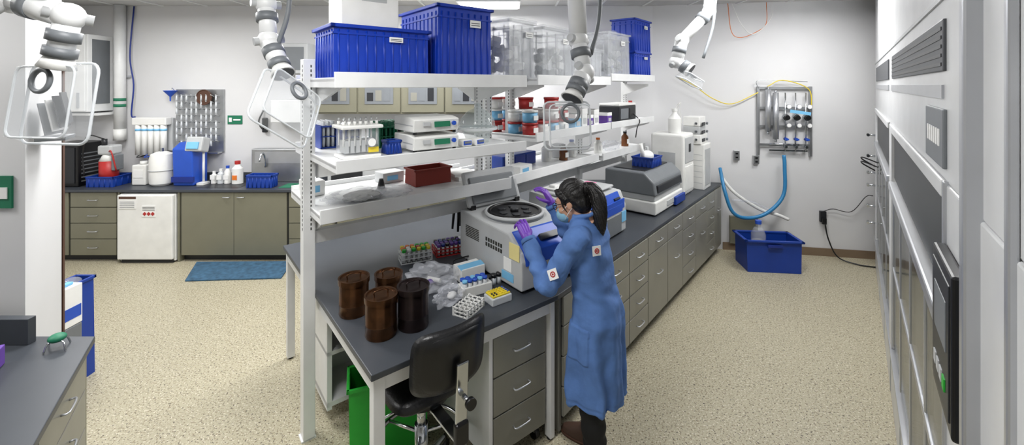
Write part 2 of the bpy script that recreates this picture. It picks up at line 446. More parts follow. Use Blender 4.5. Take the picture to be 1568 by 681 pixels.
def at(fr,u,v,z,nm,rot=0):
    w=(N if fr=='N' else F)(u,v); return B(nm,(w[0],w[1],z),(NR if fr=='N' else FR)+rot)
Z2=1.777
b=at('N',.16,.66,Z2,'vacuum_manifold')
b.box(-.11,.11,-.09,.09,0,.018,PLW,.004); b.box(-.1,.1,-.08,.08,.018,.17,CLEAR,.004); b.box(-.12,.12,-.1,.1,.17,.19,PLW,.006)
for i in range(7):
    for j in(-.05,.04):
        x=-.096+i*.032; b.cyl((x,j,.19),(x,j,.212),.009,PLW,seg=10); b.cyl((x,j,.212),(x,j,.23),.005,LGREY,seg=8); b.cyl((x,j,.07),(x,j,.17),.005,PLW,seg=6)
for i in range(6): b.box(-.088+i*.032,-.066+i*.032,-.05,.05,.03,.1,LGREY)
b.cyl((.05,-.082,.09),(.05,-.1,.09),.028,ALU); b.cyl((.05,-.1,.09),(.05,-.103,.09),.023,PAPER); b.box(.035,.095,-.086,-.082,.03,.06,YEL); b.done()
for k in range(2):
    b=at('N',.62,.68,Z2+.004+k*.112,'stacked_shaker_unit')
    b.xprism([(-.14,.012),(-.15,.09),(-.08,.104),(.15,.104),(.15,.012)],-.16,.16,PLW,.006)
    b.box(-.162,.162,-.13,.15,.05,.056,LGREY)
    b.box(-.02,.09,-.156,-.148,.04,.075,DGREEN,R=(-6,0,0)); b.box(-.1,-.05,-.155,-.148,.05,.075,LGREY,R=(-6,0,0)); b.cyl((.12,-.145,.06),(.12,-.16,.06),.014,LBLUE)
    for sx in(-.14,.14):
        for sy in(-.12,.12): b.cyl((sx,sy,-.004),(sx,sy,.012),.012,BLACK,seg=10)
    b.done()
for k in range(2):
    b=at('N',.88+k*.1,.62,Z2,'digital_timer',10*k); b.box(-.04,.04,-.04,.03,.0,.05,PLW,.012); b.box(-.032,.032,-.043,-.036,.012,.042,LBLUE,.004); b.box(-.025,.025,-.046,-.04,.024,.038,GREY); b.done()
b=at('N',1.08,.76,Z2,'glass_desiccator')
b.lathe([(.0,0),(.085,0),(.09,.03),(.11,.07),(.125,.09),(.145,.095),(.145,.11),(.135,.115),(.125,.17),(.08,.225),(.03,.25),(.02,.265),(.03,.285),(.0,.29)],(0,0,0),GLASS); b.lathe([(.135,.094),(.15,.094),(.15,.112),(.135,.112)],(0,0,0),CLEARR); b.cyl((0,0,.075),(0,0,.08),.1,PLW); b.done()
for u,v,h,m_ in((.12,1.2,.15,BLUED),(.28,1.2,.12,BLUED),(.44,1.0,.14,DGREEN),(.58,1.16,.13,DGREEN)):
    b=at('N',u,v,Z2,'tube_rack'); b.box(-.055,.055,-.1,.1,0,.008,m_); b.box(-.055,.055,-.1,.1,h-.01,h,m_,.002); b.box(-.055,.055,-.1,.1,h*.5,h*.5+.006,m_)
    for sx in(-.05,.05): b.box(sx-.004,sx+.004,-.1,.1,0,h,m_)
    for i in range(3):
        for j in range(6): b.cyl((-.03+i*.03,-.08+j*.032,.01),(-.03+i*.03,-.08+j*.032,h+.03),.009,CLEARR if m_ is BLUED else m_,seg=8)
    b.done()
b=at('N',.92,1.2,Z2,'plastic_basin'); b.bin(-.2,.2,-.12,.12,0,.13,FROST,ribs=0); b.sph((0,0,.08),(.14,.08,.05),PAPER); b.done()
b=at('N',.37,.66,Z2,'storage_basket'); b.bin(-.05,.05,-.05,.05,0,.08,BLUED,ribs=4); b.done()
def bottle(fr,u,v,z,r,h,m_,c_):
    b=at(fr,u,v,z,'reagent_bottle'); b.lathe([(0,0),(r,0),(r,h*.65),(r*.45,h*.82),(r*.42,h*.92),(0,h*.92)],(0,0,0),m_,seg=20); b.cyl((0,0,h*.88),(0,0,h),r*.5,c_,seg=16); b.box(-r*.6,r*.6,-r-.002,-r+.004,h*.2,h*.5,PAPER); b.done()
for a_ in (('F',1.36,1.05,Z2,.05,.2,AMBER,BLACK),('F',1.5,1.1,Z2,.045,.17,PLW,LBLUE),('F',1.62,1.08,Z2,.055,.22,GLASS,LBLUE),('F',1.76,1.1,Z2,.05,.2,AMBER,PLW),('F',1.88,1.12,Z2,.045,.18,PLW,RED),
           ('N',.78,.98,Z2,.04,.15,PLW,RED),('N',.9,.86,Z2,.035,.14,AMBER,BLACK),('N',.86,.98,Z2,.03,.12,CLEARR,LBLUE),
           ('F',1.4,1.0,1.432,.05,.2,PLW,PLW),('F',1.56,.9,1.432,.045,.16,AMBER,BLACK),('F',1.8,.95,1.432,.05,.18,PLW,LBLUE),('F',2.2,.85,1.432,.045,.17,PLW,ORANGE),('F',2.9,.85,1.432,.045,.18,AMBER,BLACK)): bottle(*a_)
for fr,u,v,z,w,d,h,m_ in (('F',.78,.85,1.432,.2,.14,.07,PAPER),('F',1.68,1.05,1.432,.12,.1,.14,LGREY),('N',.06,1.3,1.442,.12,.16,.1,PAPER),('N',.64,1.35,1.442,.18,.14,.08,LGREY)):
    b=at(fr,u,v,z,'supply_box',6); b.box(-w/2,w/2,-d/2,d/2,0,h,m_,.004); b.box(-w*.3,w*.2,-d/2-.002,-d/2+.002,h*.25,h*.7,SKYB); b.done()
Z3=1.442
def crumple(b,c,r,mat,n_=7,amp=.25,seedv=1):
    rnd=random.Random(seedv)
    t=bmesh.new(); bmesh.ops.create_icosphere(t,subdivisions=4,radius=1)
    ph=[(V((rnd.uniform(-1,1),rnd.uniform(-1,1),rnd.uniform(-1,1))).normalized(),rnd.uniform(3,9),rnd.uniform(0,6)) for _ in range(n_)]
    for v_ in t.verts:
        d=v_.co.normalized(); s_=1+amp*sum(abs(math.sin(d.dot(a)*f+p_))-.5 for a,f,p_ in ph)/n_*2.2
        v_.co=V((d.x*r[0]*s_,d.y*r[1]*s_,max(-.98,d.z*s_)*r[2]))
    b.add(t,mat,Matrix.Translation(c))
b=at('N',.25,.95,Z3,'plastic_bag'); crumple(b,(0,0,.035),(.16,.1,.035),BAG,seedv=2,amp=.6); crumple(b,(.03,0,.025),(.1,.07,.025),PAPER,seedv=3,amp=.5); b.done()
b=at('N',.5,.92,Z3,'plastic_bag'); crumple(b,(0,0,.03),(.1,.1,.03),BAG,seedv=12,amp=.6); b.done()
b=at('N',.5,1.16,Z3,'rubber_stopper'); b.cyl((0,0,0),(0,0,.07),.03,BLACK,r1=.015); b.done()
b=at('N',.86,1.12,Z3,'brick_red_bin'); b.bin(-.16,.16,-.1,.1,0,.12,BRICK); b.done()
b=at('N',1.15,1.1,Z3,'paper_stack'); b.box(-.1,.1,-.1,.1,0,.03,PAPER,.002,R=(0,0,6)); b.box(-.1,.1,-.1,.1,.03,.05,PAPER,.002,R=(0,0,-8)); b.done()
k=0
for (t,v,nst) in((.76,.72,2),(.76,.88,2),(.92,.72,1),(.92,.89,3),(1.08,.72,3),(1.08,.89,2),(1.24,.72,2),(.76,1.12,3),(.94,1.12,3)):
    b=at('F',t,v,Z2,'sample_jar_stack'); z=0
    for q in range(nst):
        m_=[RED,PLW,SKYB][(k+q)%3]; k+=1
        b.cyl((0,0,z),(0,0,z+.085),.062,m_,r1=.066); b.cyl((0,0,z+.085),(0,0,z+.103),.07,RED if q%2==0 else PLW); b.box(-.03,.03,-.067,-.06,z+.02,z+.06,PAPER); z+=.104
    b.done()
for t,v,w,h,m_ in((1.45,.78,.1,.14,SKYB),(1.58,.78,.1,.19,PAPER),(1.7,.78,.1,.12,PURP),(1.82,.78,.1,.17,PAPER),(2.15,.8,.1,.12,PURP)):
    b=at('F',t,v,Z2,'reagent_box'); b.box(-w/2,w/2,-.12,.12,0,h,m_,.004); b.box(-w/2-.002,w/2+.002,-.122,.122,h*.7,h,PAPER,.004); b.box(-.03,.03,-.124,-.12,h*.2,h*.5,LGREY); b.done()
b=at('F',2.6,.8,Z2,'benchtop_meter'); b.box(-.25,.2,-.14,.12,0,.18,DARK,.01); b.box(-.22,-.02,-.145,-.138,.03,.15,GREY,.004); b.box(.02,.17,-.145,-.138,.03,.15,BLACK,.004); b.box(-.25,.2,-.14,.12,.18,.21,PLW,.01)
b.tube([(.1,-.15,.08),(.12,-.22,.0),(.05,-.22,-.08),(.1,-.18,-.2)],.006,BLACK); b.done()
b=at('F',2.95,.8,Z2,'reagent_bottle'); b.lathe([(0,0),(.05,0),(.05,.14),(.02,.18),(.02,.2),(0,.2)],(0,0,0),PLW); b.cyl((0,0,.2),(0,0,.225),.024,RED); b.done()
b=at('F',1.0,1.12,1.432,'blue_drawer_unit'); b.box(-.25,.25,-.1,.1,0,.12,BLUED,.006)
for i in range(3): b.box(-.24+i*.165,-.09+i*.165,-.106,-.1,.015,.105,NAVY,.004)
b.done()
b=at('F',2.5,.85,1.432,'plastic_bag'); crumple(b,(0,0,.05),(.14,.09,.05),BAG,seedv=5,amp=.5); b.done()

b=at('N',.985,.13,.9,'benchtop_centrifuge')
b.xprism([(0,.02),(-.0,.2),(.02,.25),(.13,.345),(.72,.37),(.72,.02)],0,.56,LGREY,.01)
b.xprism([(-.006,.17),(.01,.25),(.125,.348),(.14,.352),(.03,.235)],.03,.53,LBLUE,.003)
b.box(.2,.36,.04,.08,.275,.315,DARK,R=(42,0,0)); b.box(.06,.15,.04,.08,.275,.305,SKYB,R=(42,0,0)); b.box(.42,.48,.04,.08,.275,.305,PLW,R=(42,0,0))
b.cyl((.28,.42,.345),(.28,.42,.376),.215,GREY,seg=40); b.torus((.28,.42,.376),.21,.012,LGREY); b.torus((.28,.42,.38),.185,.012,BLACK); b.cyl((.28,.42,.36),(.28,.42,.379),.18,BLACK,seg=40)
b.cyl((.28,.42,.38),(.28,.42,.4),.03,DARK)
for i in range(6):
    a=i*math.pi/3; b.cyl((.28+.1*math.cos(a),.42+.1*math.sin(a),.378),(.28+.1*math.cos(a),.42+.1*math.sin(a),.386),.03,DARK,seg=14)
b.box(.03,.53,.69,.73,.37,.64,LGREY,.02,R=(-22,0,0)); b.box(.07,.49,.672,.69,.4,.6,GREY,.02,R=(-22,0,0))
b.box(.05,.09,.64,.7,.34,.4,BLACK); b.box(.47,.51,.64,.7,.34,.4,BLACK)
for i in range(7):
    for j in range(2): b.box(-.002,.003,.2+i*.028,.218+i*.028,.2+j*.035,.225+j*.035,SHADOWGAP)
for i in range(7): b.box(-.002,.003,.47,.64,.2+i*.012,.206+i*.012,SHADOWGAP)
b.box(-.004,.0,.08,.2,.05,.1,SKYB); b.box(-.004,.0,.1,.18,.11,.19,PAPER); b.box(-.005,-.001,.02,.12,.2,.3,NOTE,R=(0,0,0))
b.box(.2,.5,-.004,.0,.03,.14,GREY)
for sx in(.04,.52):
    for sy in(.05,.67): b.cyl((sx,sy,0),(sx,sy,.02),.02,BLACK,seg=10)
b.tube([(0,.6,.06),(-.08,.68,.02),(-.12,.6,.006),(-.18,.72,.006),(-.26,.62,.006)],.005,BLACK,seg=6)
b.done()
b=at('F',.74,.16,.9,'refrigerated_centrifuge')
b.xprism([(0,.015),(-.0,.24),(.05,.36),(.56,.4),(.56,.015)],0,.7,LGREY,.012)
b.box(.08,.66,-.003,.01,.22,.3,LBLUE); b.xprism([(-.004,.2),(-.004,.26),(.044,.36),(.055,.36),(.02,.2)],.1,.62,LBLUE)
b.box(.5,.6,.012,.03,.27,.32,DARK,R=(22,0,0)); b.box(.1,.6,-.004,0,.03,.18,GREY); b.box(.6,.69,-.006,-.001,.1,.19,SKYB)
b.box(.04,.66,.1,.54,.385,.405,LGREY,.01); b.box(.5,.62,.25,.35,.405,.408,PINK); b.box(.3,.38,.4,.5,.405,.408,PAPER)
b.box(.698,.703,.1,.5,.05,.2,GREY)
for sx in(.04,.66):
    for sy in(.05,.5): b.cyl((sx,sy,0),(sx,sy,.02),.02,BLACK,seg=10)
b.done()
b=at('F',.95,.6,1.308,'paper_stack'); b.box(-.1,.1,-.08,.05,0,.01,PAPER); b.box(-.05,.02,-.04,.02,.01,.03,PAPER,.004); b.done()
b=at('F',1.98,.1,.9,'plate_analyzer')
b.box(0,.8,0,.55,.015,.14,PLW,.012); b.box(.02,.78,.02,.53,.14,.2,LGREY,.01)
b.xprism([(.0,.2),(.02,.33),(.12,.42),(.55,.42),(.55,.2)],.0,.8,GREY,.015); b.box(.08,.72,.14,.5,.405,.43,DARK,.02)
b.box(.05,.75,-.004,.02,.22,.3,DARK,.01); b.box(.3,.5,-.006,.0,.05,.1,LGREY); b.box(.5,.8,-.03,.0,.015,.1,BLUED,.006)
for sx in(.04,.76): b.cyl((sx,.05,0),(sx,.05,.02),.02,BLACK,seg=10); b.cyl((sx,.5,0),(sx,.5,.02),.02,BLACK,seg=10)
b.done()
b=at('F',2.35,.34,1.332,'blue_basket'); b.bin(-.14,.14,-.12,.12,0,.1,BLUED,ribs=6); b.sph((.0,0,.1),(.09,.07,.06),PAPER)
b.cyl((-.08,0,.06),(-.12,.02,.24),.02,PLW); b.cyl((.05,0,.06),(.0,.0,.2),.015,LGREY); b.done()
b=at('F',3.12,.34,.9,'chromatography_module')
b.box(-.17,.2,-.2,.2,.0,.72,PLW,.03,seg=3); b.box(-.14,.17,-.206,-.196,.38,.68,LGREY,.02); b.box(-.02,.06,-.21,-.2,.5,.6,DARK,.01); b.box(-.14,.17,-.206,-.196,.05,.34,PLW,.01); b.box(-.175,-.165,-.1,.1,.2,.5,LGREY); b.done()
b=at('F',3.56,.25,.9,'white_instrument_tower')
b.box(-.14,.16,-.2,.12,0,.56,PLW,.008)
for i in range(6): b.box(-.142,-.138,-.18,.1,.08+i*.07,.085+i*.07,LGREY)
b.box(-.1,.12,-.205,-.2,.05,.5,LGREY,.004); b.done()
b=at('F',3.54,.2,1.462,'control_module'); b.box(-.14,.14,-.12,.12,0,.12,PLW,.01); b.box(-.13,.13,-.1,.1,.12,.22,LGREY,.01); b.box(-.13,.13,-.1,.1,.22,.34,PLW,.01)
for i in range(3):
    b.box(-.1,.02,-.126,-.118,.03+i*.1,.07+i*.1,DARK); b.cyl((.08,-.12,.05+i*.1),(.08,-.14,.05+i*.1),.016,GREY)
    b.cyl((-.13,-.05,.06+i*.1),(-.165,-.07,.06+i*.1),.014,CHROME)
b.done()
b=at('F',3.1,.3,1.622,'solvent_bottle'); b.lathe([(0,0),(.07,0),(.075,.02),(.075,.17),(.03,.23),(.028,.26),(0,.26)],(0,0,0),PLW); b.cyl((0,0,.26),(0,0,.29),.033,PLW)
for i in range(3): b.tube([(0,0,.28),(.03+i*.02,-.05,.36),(.08,-.02*i,.3),(.12,-.05,.1)],.003,PLW,seg=6)
b.done()

def can(u,v,r,h,m_):
    b=at('N',u,v,.9,'metal_sample_can')
    b.lathe([(0,0),(r*.96,0),(r,.008),(r*.985,.02),(r*.985,h*.3),(r*1.0,h*.31),(r*.985,h*.33),(r*.985,h-.03),(r*1.05,h-.03),(r*1.06,h-.012),(r*1.05,h),(r*.93,h),(r*.9,h-.008),(0,h-.006)],(0,0,0),m_,seg=40)
    b.tube([(-r*.45,0,h-.006),(-r*.4,0,h+.018),(r*.4,0,h+.018),(r*.45,0,h-.006)],.004,m_,seg=6)
    b.done()
def w2n(x,y):
    dx,dy=x-AX,y-AY; return dx*cu+dy*su,-dx*su+dy*cu
for (px,py,r,h,m_) in((-.905,2.43,.082,.205,BRONZE),(-.685,2.22,.081,.21,BRONZE),(-.75,2.58,.08,.16,BRONZE),(-.535,2.30,.083,.22,BRONZD)):
    u,v=w2n(px,py); can(u,v,r,h,m_)
b=B('plastic_bag',(-.52,2.76,.9),20); crumple(b,(0,0,.055),(.13,.11,.055),BAG,seedv=7,amp=.8,n_=6); b.cyl((-.05,0,.02),(.03,.02,.02),.016,PURP); b.cyl((-.02,.04,.03),(.05,-.02,.03),.014,PLW); b.done()
b=B('plastic_bag',(-.375,2.56,.9),60); crumple(b,(0,0,.035),(.09,.055,.035),BAG,seedv=9,amp=.7,n_=6); b.sph((.02,0,.025),(.035,.025,.02),PAPER); b.done()
b=B('conical_tube_pack',(-.235,2.67,.9),30)
for i in range(5):
    for j in range(2): b.cyl((-.08+i*.034,-.03+j*.035,.012),(-.08+i*.034,-.03+j*.035,.085),.014,CLEARR,seg=12); b.cyl((-.08+i*.034,-.03+j*.035,.085),(-.08+i*.034,-.03+j*.035,.1),.016,LBLUE if (i+j)%3 else SKYB,seg=12)
b.box(-.1,.1,-.05,.04,0,.06,PLW,.004); b.done()
b=B('paper_box',(-.29,2.87,.9),35); b.box(-.09,.09,-.06,.06,0,.09,PAPER,.004); b.box(-.09,.09,-.06,.0,.09,.095,SKYB,.002,R=(12,0,0)); b.done()
def rack(nm,x,y,rot,nx,ny,pitch,h,m_,tubes=None,rnd=None):
    b=B(nm,(x,y,.9),rot); W,D=nx*pitch/2+.006,ny*pitch/2+.006
    for z in(.004,h*.5,h-.004):
        for i in range(nx+1): b.box(-W+i*pitch,-W+i*pitch+.006,-D,D,z-.003,z+.003,m_)
        for j in range(ny+1): b.box(-W,W,-D+j*pitch,-D+j*pitch+.006,z-.003,z+.003,m_)
    for sx in(-W,W-.006):
        b.box(sx,sx+.006,-D,-D+.012,0,h,m_); b.box(sx,sx+.006,D-.012,D,0,h,m_)
    if tubes:
        for i in range(nx):
            for j in range(ny):
                x_=-W+.006+(i+.5)*pitch; y_=-D+.006+(j+.5)*pitch; c_=random.choice(tubes)
                b.cyl((x_,y_,.008),(x_,y_,h+.012),pitch*.33,CLEARR,seg=8); b.cyl((x_,y_,h+.012),(x_,y_,h+.032),pitch*.42,c_,seg=10)
    b.done()
rack('test_tube_rack',-.25,2.45,62,5,3,.032,.05,PLW)
rack('tube_rack',-.72,3.16,25,6,3,.036,.07,CLEARR,[GREEN,ORANGE,YEL,RED,PAPER])
rack('tube_rack',-.5,3.3,25,6,4,.034,.06,RED,[BLACK,PURP,NAVY])
b=B('pipette_tip_box',(-.085,2.56,.9),36); b.box(-.07,.07,-.05,.05,0,.045,CLEARR,.006); b.box(-.062,.062,-.042,.042,.045,.056,YEL,.003)
for i in range(6):
    for j in range(4): b.cyl((-.05+i*.02,-.03+j*.02,.056),(-.05+i*.02,-.03+j*.02,.062),.006,DARK if (i<2 and j<2) else LBLUE if i==5 else YEL,seg=8)
b.done()
b=B('black_jar_tray',(-.12,2.765,.9),36); 
for i in range(3): b.cyl((-.04+i*.04,0,0),(-.04+i*.04,0,.05),.017,CLEARR); b.cyl((-.04+i*.04,0,.05),(-.04+i*.04,0,.07),.019,BLACK)
b.done()
b=B('pipette_stand',(-.42,3.55,.9),38)
b.cyl((0,0,0),(0,0,.015),.07,GREY); b.cyl((0,0,.01),(0,0,.3),.008,CHROME); b.torus((0,0,.26),.05,.005,GREY)
for i in range(5):
    a=i*1.25; x_,y_=.06*math.cos(a),.06*math.sin(a); b.cyl((x_*1.3,y_*1.3,.1),(x_,y_,.3),.009,BLACK,r1=.014,seg=10)
b.done()
b=B('green_recycling_bin',(-.77,2.64,0),20); b.bin(-.24,.24,-.12,.12,.002,.43,GREEN,tp=.08); b.done()

b=B('lab_chair',(-.49,2.29,0),128.5)
b.pad((0,0,.615),.44,.40,.085,0.0,VINYL,R=(0,90,0),pw=5)
b.cyl((0,0,.55),(0,0,.585),.16,BLACK)
b.pad((-.345,0,.905),.41,.32,.07,.05,VINYL,R=(0,-6,0),pw=5)
b.pad((-.365,0,.905),.37,.28,.05,.05,BLACK,R=(0,-6,0),pw=5)
b.box(-.42,-.405,-.03,.03,.6,.92,CHROME,.004,R=(0,-3,0)); b.box(-.41,0,-.03,.03,.545,.56,CHROME,.004); b.box(-.425,-.39,-.035,.035,.53,.64,BLACK,.01)
b.cyl((-.43,0,.77),(-.48,0,.77),.012,CHROME); b.cyl((-.48,0,.77),(-.5,0,.77),.026,BLACK)
b.cyl((0,0,.28),(0,0,.55),.024,CHROME); b.cyl((0,0,.1),(0,0,.38),.035,CHROME); b.cyl((-.02,.05,.53),(-.02,.24,.52),.006,CHROME); b.sph((-.02,.25,.52),.018,BLACK)
b.torus((0,0,.3),.24,.013,CHROME,seg=48)
for i in range(3):
    a=i*2*math.pi/3+.4; b.cyl((0,0,.33),(.24*math.cos(a),.24*math.sin(a),.3),.01,CHROME)
for i in range(5):
    a=i*2*math.pi/5+.3; c_,s_=math.cos(a),math.sin(a)
    b.tube([(0,0,.12),(.15*c_,.15*s_,.11),(.29*c_,.29*s_,.075)],[.03,.024,.018],CHROME,seg=8)
    b.cyl((.29*c_-.02*s_,.29*s_+.02*c_,.03),(.29*c_+.02*s_,.29*s_-.02*c_,.03),.03,BLACK,seg=14)
b.done()

# ================= BACK LEFT COUNTER =================
b=B('lab_counter_cabinets')
b.box(-5.98,-4.9,5.3,5.84,.1,.865,SHADOWGAP); b.box(-4.15,-.5,5.3,5.84,.1,.865,SHADOWGAP); b.box(-5.98,-4.9,5.36,5.84,0,.1,DARK); b.box(-4.15,-.5,5.36,5.84,0,.1,DARK)
b.box(-4.905,-4.88,5.28,5.84,0,.865,OLIVE); b.box(-4.16,-4.135,5.28,5.84,0,.865,OLIVE)
casework(b,[(-5.98,-5.52,[1],'d'),(-5.5,-4.92,[.24,.25,.25,.26],'d'),(-2.78,-2.2,[.24,.25,.25,.26],'d')],5.3,.08,.865,OLIVE)
casework(b,[(-4.12,-2.8,[1],'door'),(-2.18,-1.3,[1],'door'),(-1.28,-.52,[1],'door')],5.3,.08,.865,OLIVE)
b.box(-5.99,-.48,5.26,5.85,.868,.9,EPOXY,.004); b.box(-5.99,-.48,5.83,5.852,.9,1.0,EPOXY)
b.box(-4.0,-3.45,5.35,5.75,.9,.902,DARK)
b.done()
b=B('steel_sink_splash'); b.box(-3.5,-2.78,5.7,5.82,.902,1.34,STEEL,.01); b.box(-3.45,-2.83,5.695,5.7,1.15,1.3,ALU)
b.tube([(-3.3,5.68,1.1),(-3.3,5.66,1.25),(-3.3,5.6,1.3),(-3.3,5.54,1.2)],.012,CHROME)
b.done()
b=B('undercounter_fridge'); b.box(-4.865,-4.175,5.27,5.82,.02,.85,PLW,.008); b.box(-4.86,-4.18,5.22,5.268,.05,.845,PLW,.012); b.box(-4.84,-4.2,5.26,5.3,.0,.05,DARK)
b.box(-4.83,-4.62,5.214,5.219,.68,.83,PAPER); b.box(-4.83,-4.62,5.212,5.215,.8,.83,BROWN); b.box(-4.55,-4.38,5.214,5.219,.58,.72,PAPER)
for i in range(3): b.box(-4.53+i*.05,-4.495+i*.05,5.211,5.215,.6,.635,RED,R=(0,45,0)); b.box(-4.54,-4.39,5.212,5.215,.66+i*.018,.665+i*.018,DARK)
for i in range(4): b.box(-4.82,-4.64,5.212,5.215,.695+i*.022,.7+i*.022,GREY)
b.done()
b=B('blue_floor_mat'); b.prism([(-3.66,4.75),(-2.62,4.82),(-2.72,5.27),(-3.9,5.25)],.001,.018,MATB,.004); b.done()
b=B('black_cabinet_box'); b.box(-5.93,-5.52,5.4,5.8,.902,1.45,BLACK,.01); b.box(-5.9,-5.56,5.39,5.4,.95,1.4,DARK); 
for i in range(8): b.box(-5.519,-5.516,5.44,5.76,.96+i*.05,.975+i*.05,GREY)
b.done()
b=B('upper_storage_cabinet'); b.box(-5.98,-5.5,5.5,5.855,1.85,2.86,WHITE,.006); b.box(-5.97,-5.52,5.48,5.498,1.86,2.85,WHITE,.004); b.box(-5.499,-5.494,5.56,5.8,1.95,2.8,GREY); b.box(-5.6,-5.585,5.455,5.48,1.9,2.1,ALU); b.box(-5.98,-5.42,5.55,5.85,1.8,1.83,WHITE); b.done()
b=B('conduit_pipe'); b.cyl((-5.34,5.78,1.6),(-5.34,5.78,CZ-.005),.065,WHITE); b.cyl((-5.34,5.78,1.45),(-5.34,5.78,1.6),.07,PLW)
for z in(1.9,1.98): b.cyl((-5.34,5.78,z),(-5.34,5.78,z+.04),.067,DGREEN)
b.box(-5.34-.09,-5.25,5.82,5.858,2.3,2.33,ALU)
b.tube([(-5.2,5.84,CZ-.01),(-5.22,5.8,2.6),(-5.17,5.8,2.2),(-5.2,5.8,1.8),(-5.16,5.82,1.76)],.009,NAVY,seg=6); b.done()
b=B('vacuum_pump'); b.bin(-5.42,-5.06,5.38,5.66,.902,1.03,BLUED,ribs=5); b.cyl((-5.24,5.52,.93),(-5.24,5.52,1.22),.1,RED); b.cyl((-5.24,5.52,1.22),(-5.24,5.52,1.32),.1,PLW,r1=.05); b.box(-5.33,-5.15,5.45,5.62,1.3,1.42,LGREY,.02); b.cyl((-5.28,5.5,1.42),(-5.28,5.5,1.5),.03,DARK); b.box(-5.15,-5.1,5.45,5.58,1.1,1.3,GREY,.01)
b.tube([(-5.28,5.5,1.5),(-5.4,5.4,1.55),(-5.48,5.42,1.3),(-5.44,5.4,1.04)],.008,BLACK,seg=6); b.tube([(-5.24,5.5,1.3),(-5.12,5.42,1.35),(-5.08,5.45,1.1)],.008,RED,seg=6); b.done()
b=B('water_filter_manifold'); b.box(-5.12,-4.64,5.8,5.858,1.3,1.75,LGREY,.01); b.box(-5.11,-4.65,5.7,5.8,1.66,1.76,PLW,.01)
for i in range(5): b.cyl((-5.05+i*.085,5.74,1.26),(-5.05+i*.085,5.74,1.68),.037,PLW); b.cyl((-5.05+i*.085,5.74,1.58),(-5.05+i*.085,5.74,1.61),.038,SKYB)
for i in range(3): b.tube([(-5.02+i*.11,5.74,1.27),(-5.04+i*.1,5.7,1.23),(-4.98+i*.1,5.72,1.24),(-4.92+i*.1,5.74,1.27)],.006,[BLACK,LBLUE,PLW][i],seg=6)
b.done()
b=B('white_canister'); b.box(-4.93,-4.75,5.5,5.66,.902,1.16,PLW,.012); b.box(-4.9,-4.78,5.494,5.5,1.0,1.1,PAPER); b.cyl((-4.84,5.58,1.16),(-4.84,5.58,1.2),.04,PLW); b.done()
b=B('white_pressure_tank'); b.lathe([(0,0),(.1,0),(.13,.03),(.135,.1),(.135,.33),(.12,.4),(.06,.43),(0,.435)],(-4.56,5.53,.902),PLW); b.torus((-4.56,5.53,1.1),.137,.006,LGREY); b.cyl((-4.56,5.53,1.33),(-4.56,5.53,1.38),.02,CHROME); b.done()
b=B('water_purification_unit'); b.xprism([(5.46,.902),(5.44,1.38),(5.56,1.45),(5.72,1.45),(5.72,.902)],-4.36,-4.1,LBLUE,.015); b.box(-4.37,-4.09,5.44,5.47,.95,1.02,NAVY); b.box(-4.2,-3.98,5.45,5.6,1.33,1.52,LGREY,.02,R=(-15,0,0)); b.box(-4.17,-4.02,5.43,5.45,1.38,1.47,SKYB,.004,R=(-15,0,0)); b.cyl((-4.04,5.56,.904),(-4.04,5.56,1.33),.014,PLW); b.box(-4.09,-4.0,5.5,5.62,.902,.93,PLW); b.done()
b=B('pegboard_drying_rack'); b.box(-4.62,-3.96,5.835,5.857,1.28,2.14,STEEL,.003); b.box(-4.6,-3.98,5.74,5.835,1.27,1.285,STEEL)
for i in range(9):
    for j in range(8):
        x_=-4.56+i*.067; z_=1.42+j*.088
        b.cyl((x_,5.835,z_),(x_,5.76,z_+.03),.006,LGREY,seg=6)
        if (i*3+j*5)%4: b.cyl((x_,5.77,z_-.05),(x_,5.77,z_+.02),.014,CLEARR,r1=.009,seg=8)
b.cyl((-4.19,5.8,2.03),(-4.19,5.77,2.03),.1,BROWN); b.torus((-4.19,5.77,2.03),.1,.008,BROWN,axis='Y'); b.done()
b=B('blue_funnel'); b.lathe([(.008,-.08),(.01,-.02),(.08,.06),(.08,.065),(.008,-.01)],(-4.62,5.74,2.06),LBLUE); b.tube([(-4.62,5.83,2.1),(-4.62,5.77,2.16),(-4.6,5.75,2.12)],.004,CHROME,seg=6); b.done()
b=B('first_aid_sign'); b.box(-3.92,-3.72,5.85,5.858,1.66,1.78,DGREEN); b.box(-3.9,-3.86,5.846,5.85,1.69,1.75,PAPER); b.box(-3.84,-3.74,5.846,5.85,1.71,1.73,PAPER); b.done()
for x_,h,r,m_,c_ in((-3.62,.28,.065,PLW,RED),(-3.84,.18,.04,CLEARR,PLW),(-3.75,.22,.04,PLW,LBLUE),(-3.93,.15,.035,PLW,PLW)):
    b=B('reagent_bottle'); b.lathe([(0,0),(r,0),(r,h*.7),(r*.5,h*.85),(r*.45,h*.95),(0,h*.95)],(x_,5.6,.906),m_); b.cyl((x_,5.6,.906+h*.9),(x_,5.6,.906+h*1.05),r*.52,c_); b.box(x_-.03,x_+.03,5.6-r-.002,5.6-r+.004,.96,1.02,ORANGE if c_ is RED else PAPER); b.done()
b=B('blue_sink_tub'); b.bin(-3.36,-3.02,5.34,5.5,.904,1.06,BLUED,ribs=6); b.done()
b=B('blue_bench_pad'); b.box(-2.95,-2.5,5.36,5.6,.901,.905,DGREEN); b.done()
b=B('hanging_headset'); b.tube([(-3.42,5.84,1.85),(-3.46,5.8,1.7),(-3.4,5.8,1.6),(-3.36,5.8,1.75)],.01,BLACK); b.box(-3.42,-3.36,5.8,5.85,1.55,1.75,DARK,.01); b.done()
b=B('glass_door_cabinet')
b.box(-2.6,-.3,5.56,5.858,1.82,2.5,OLIVE,.004)
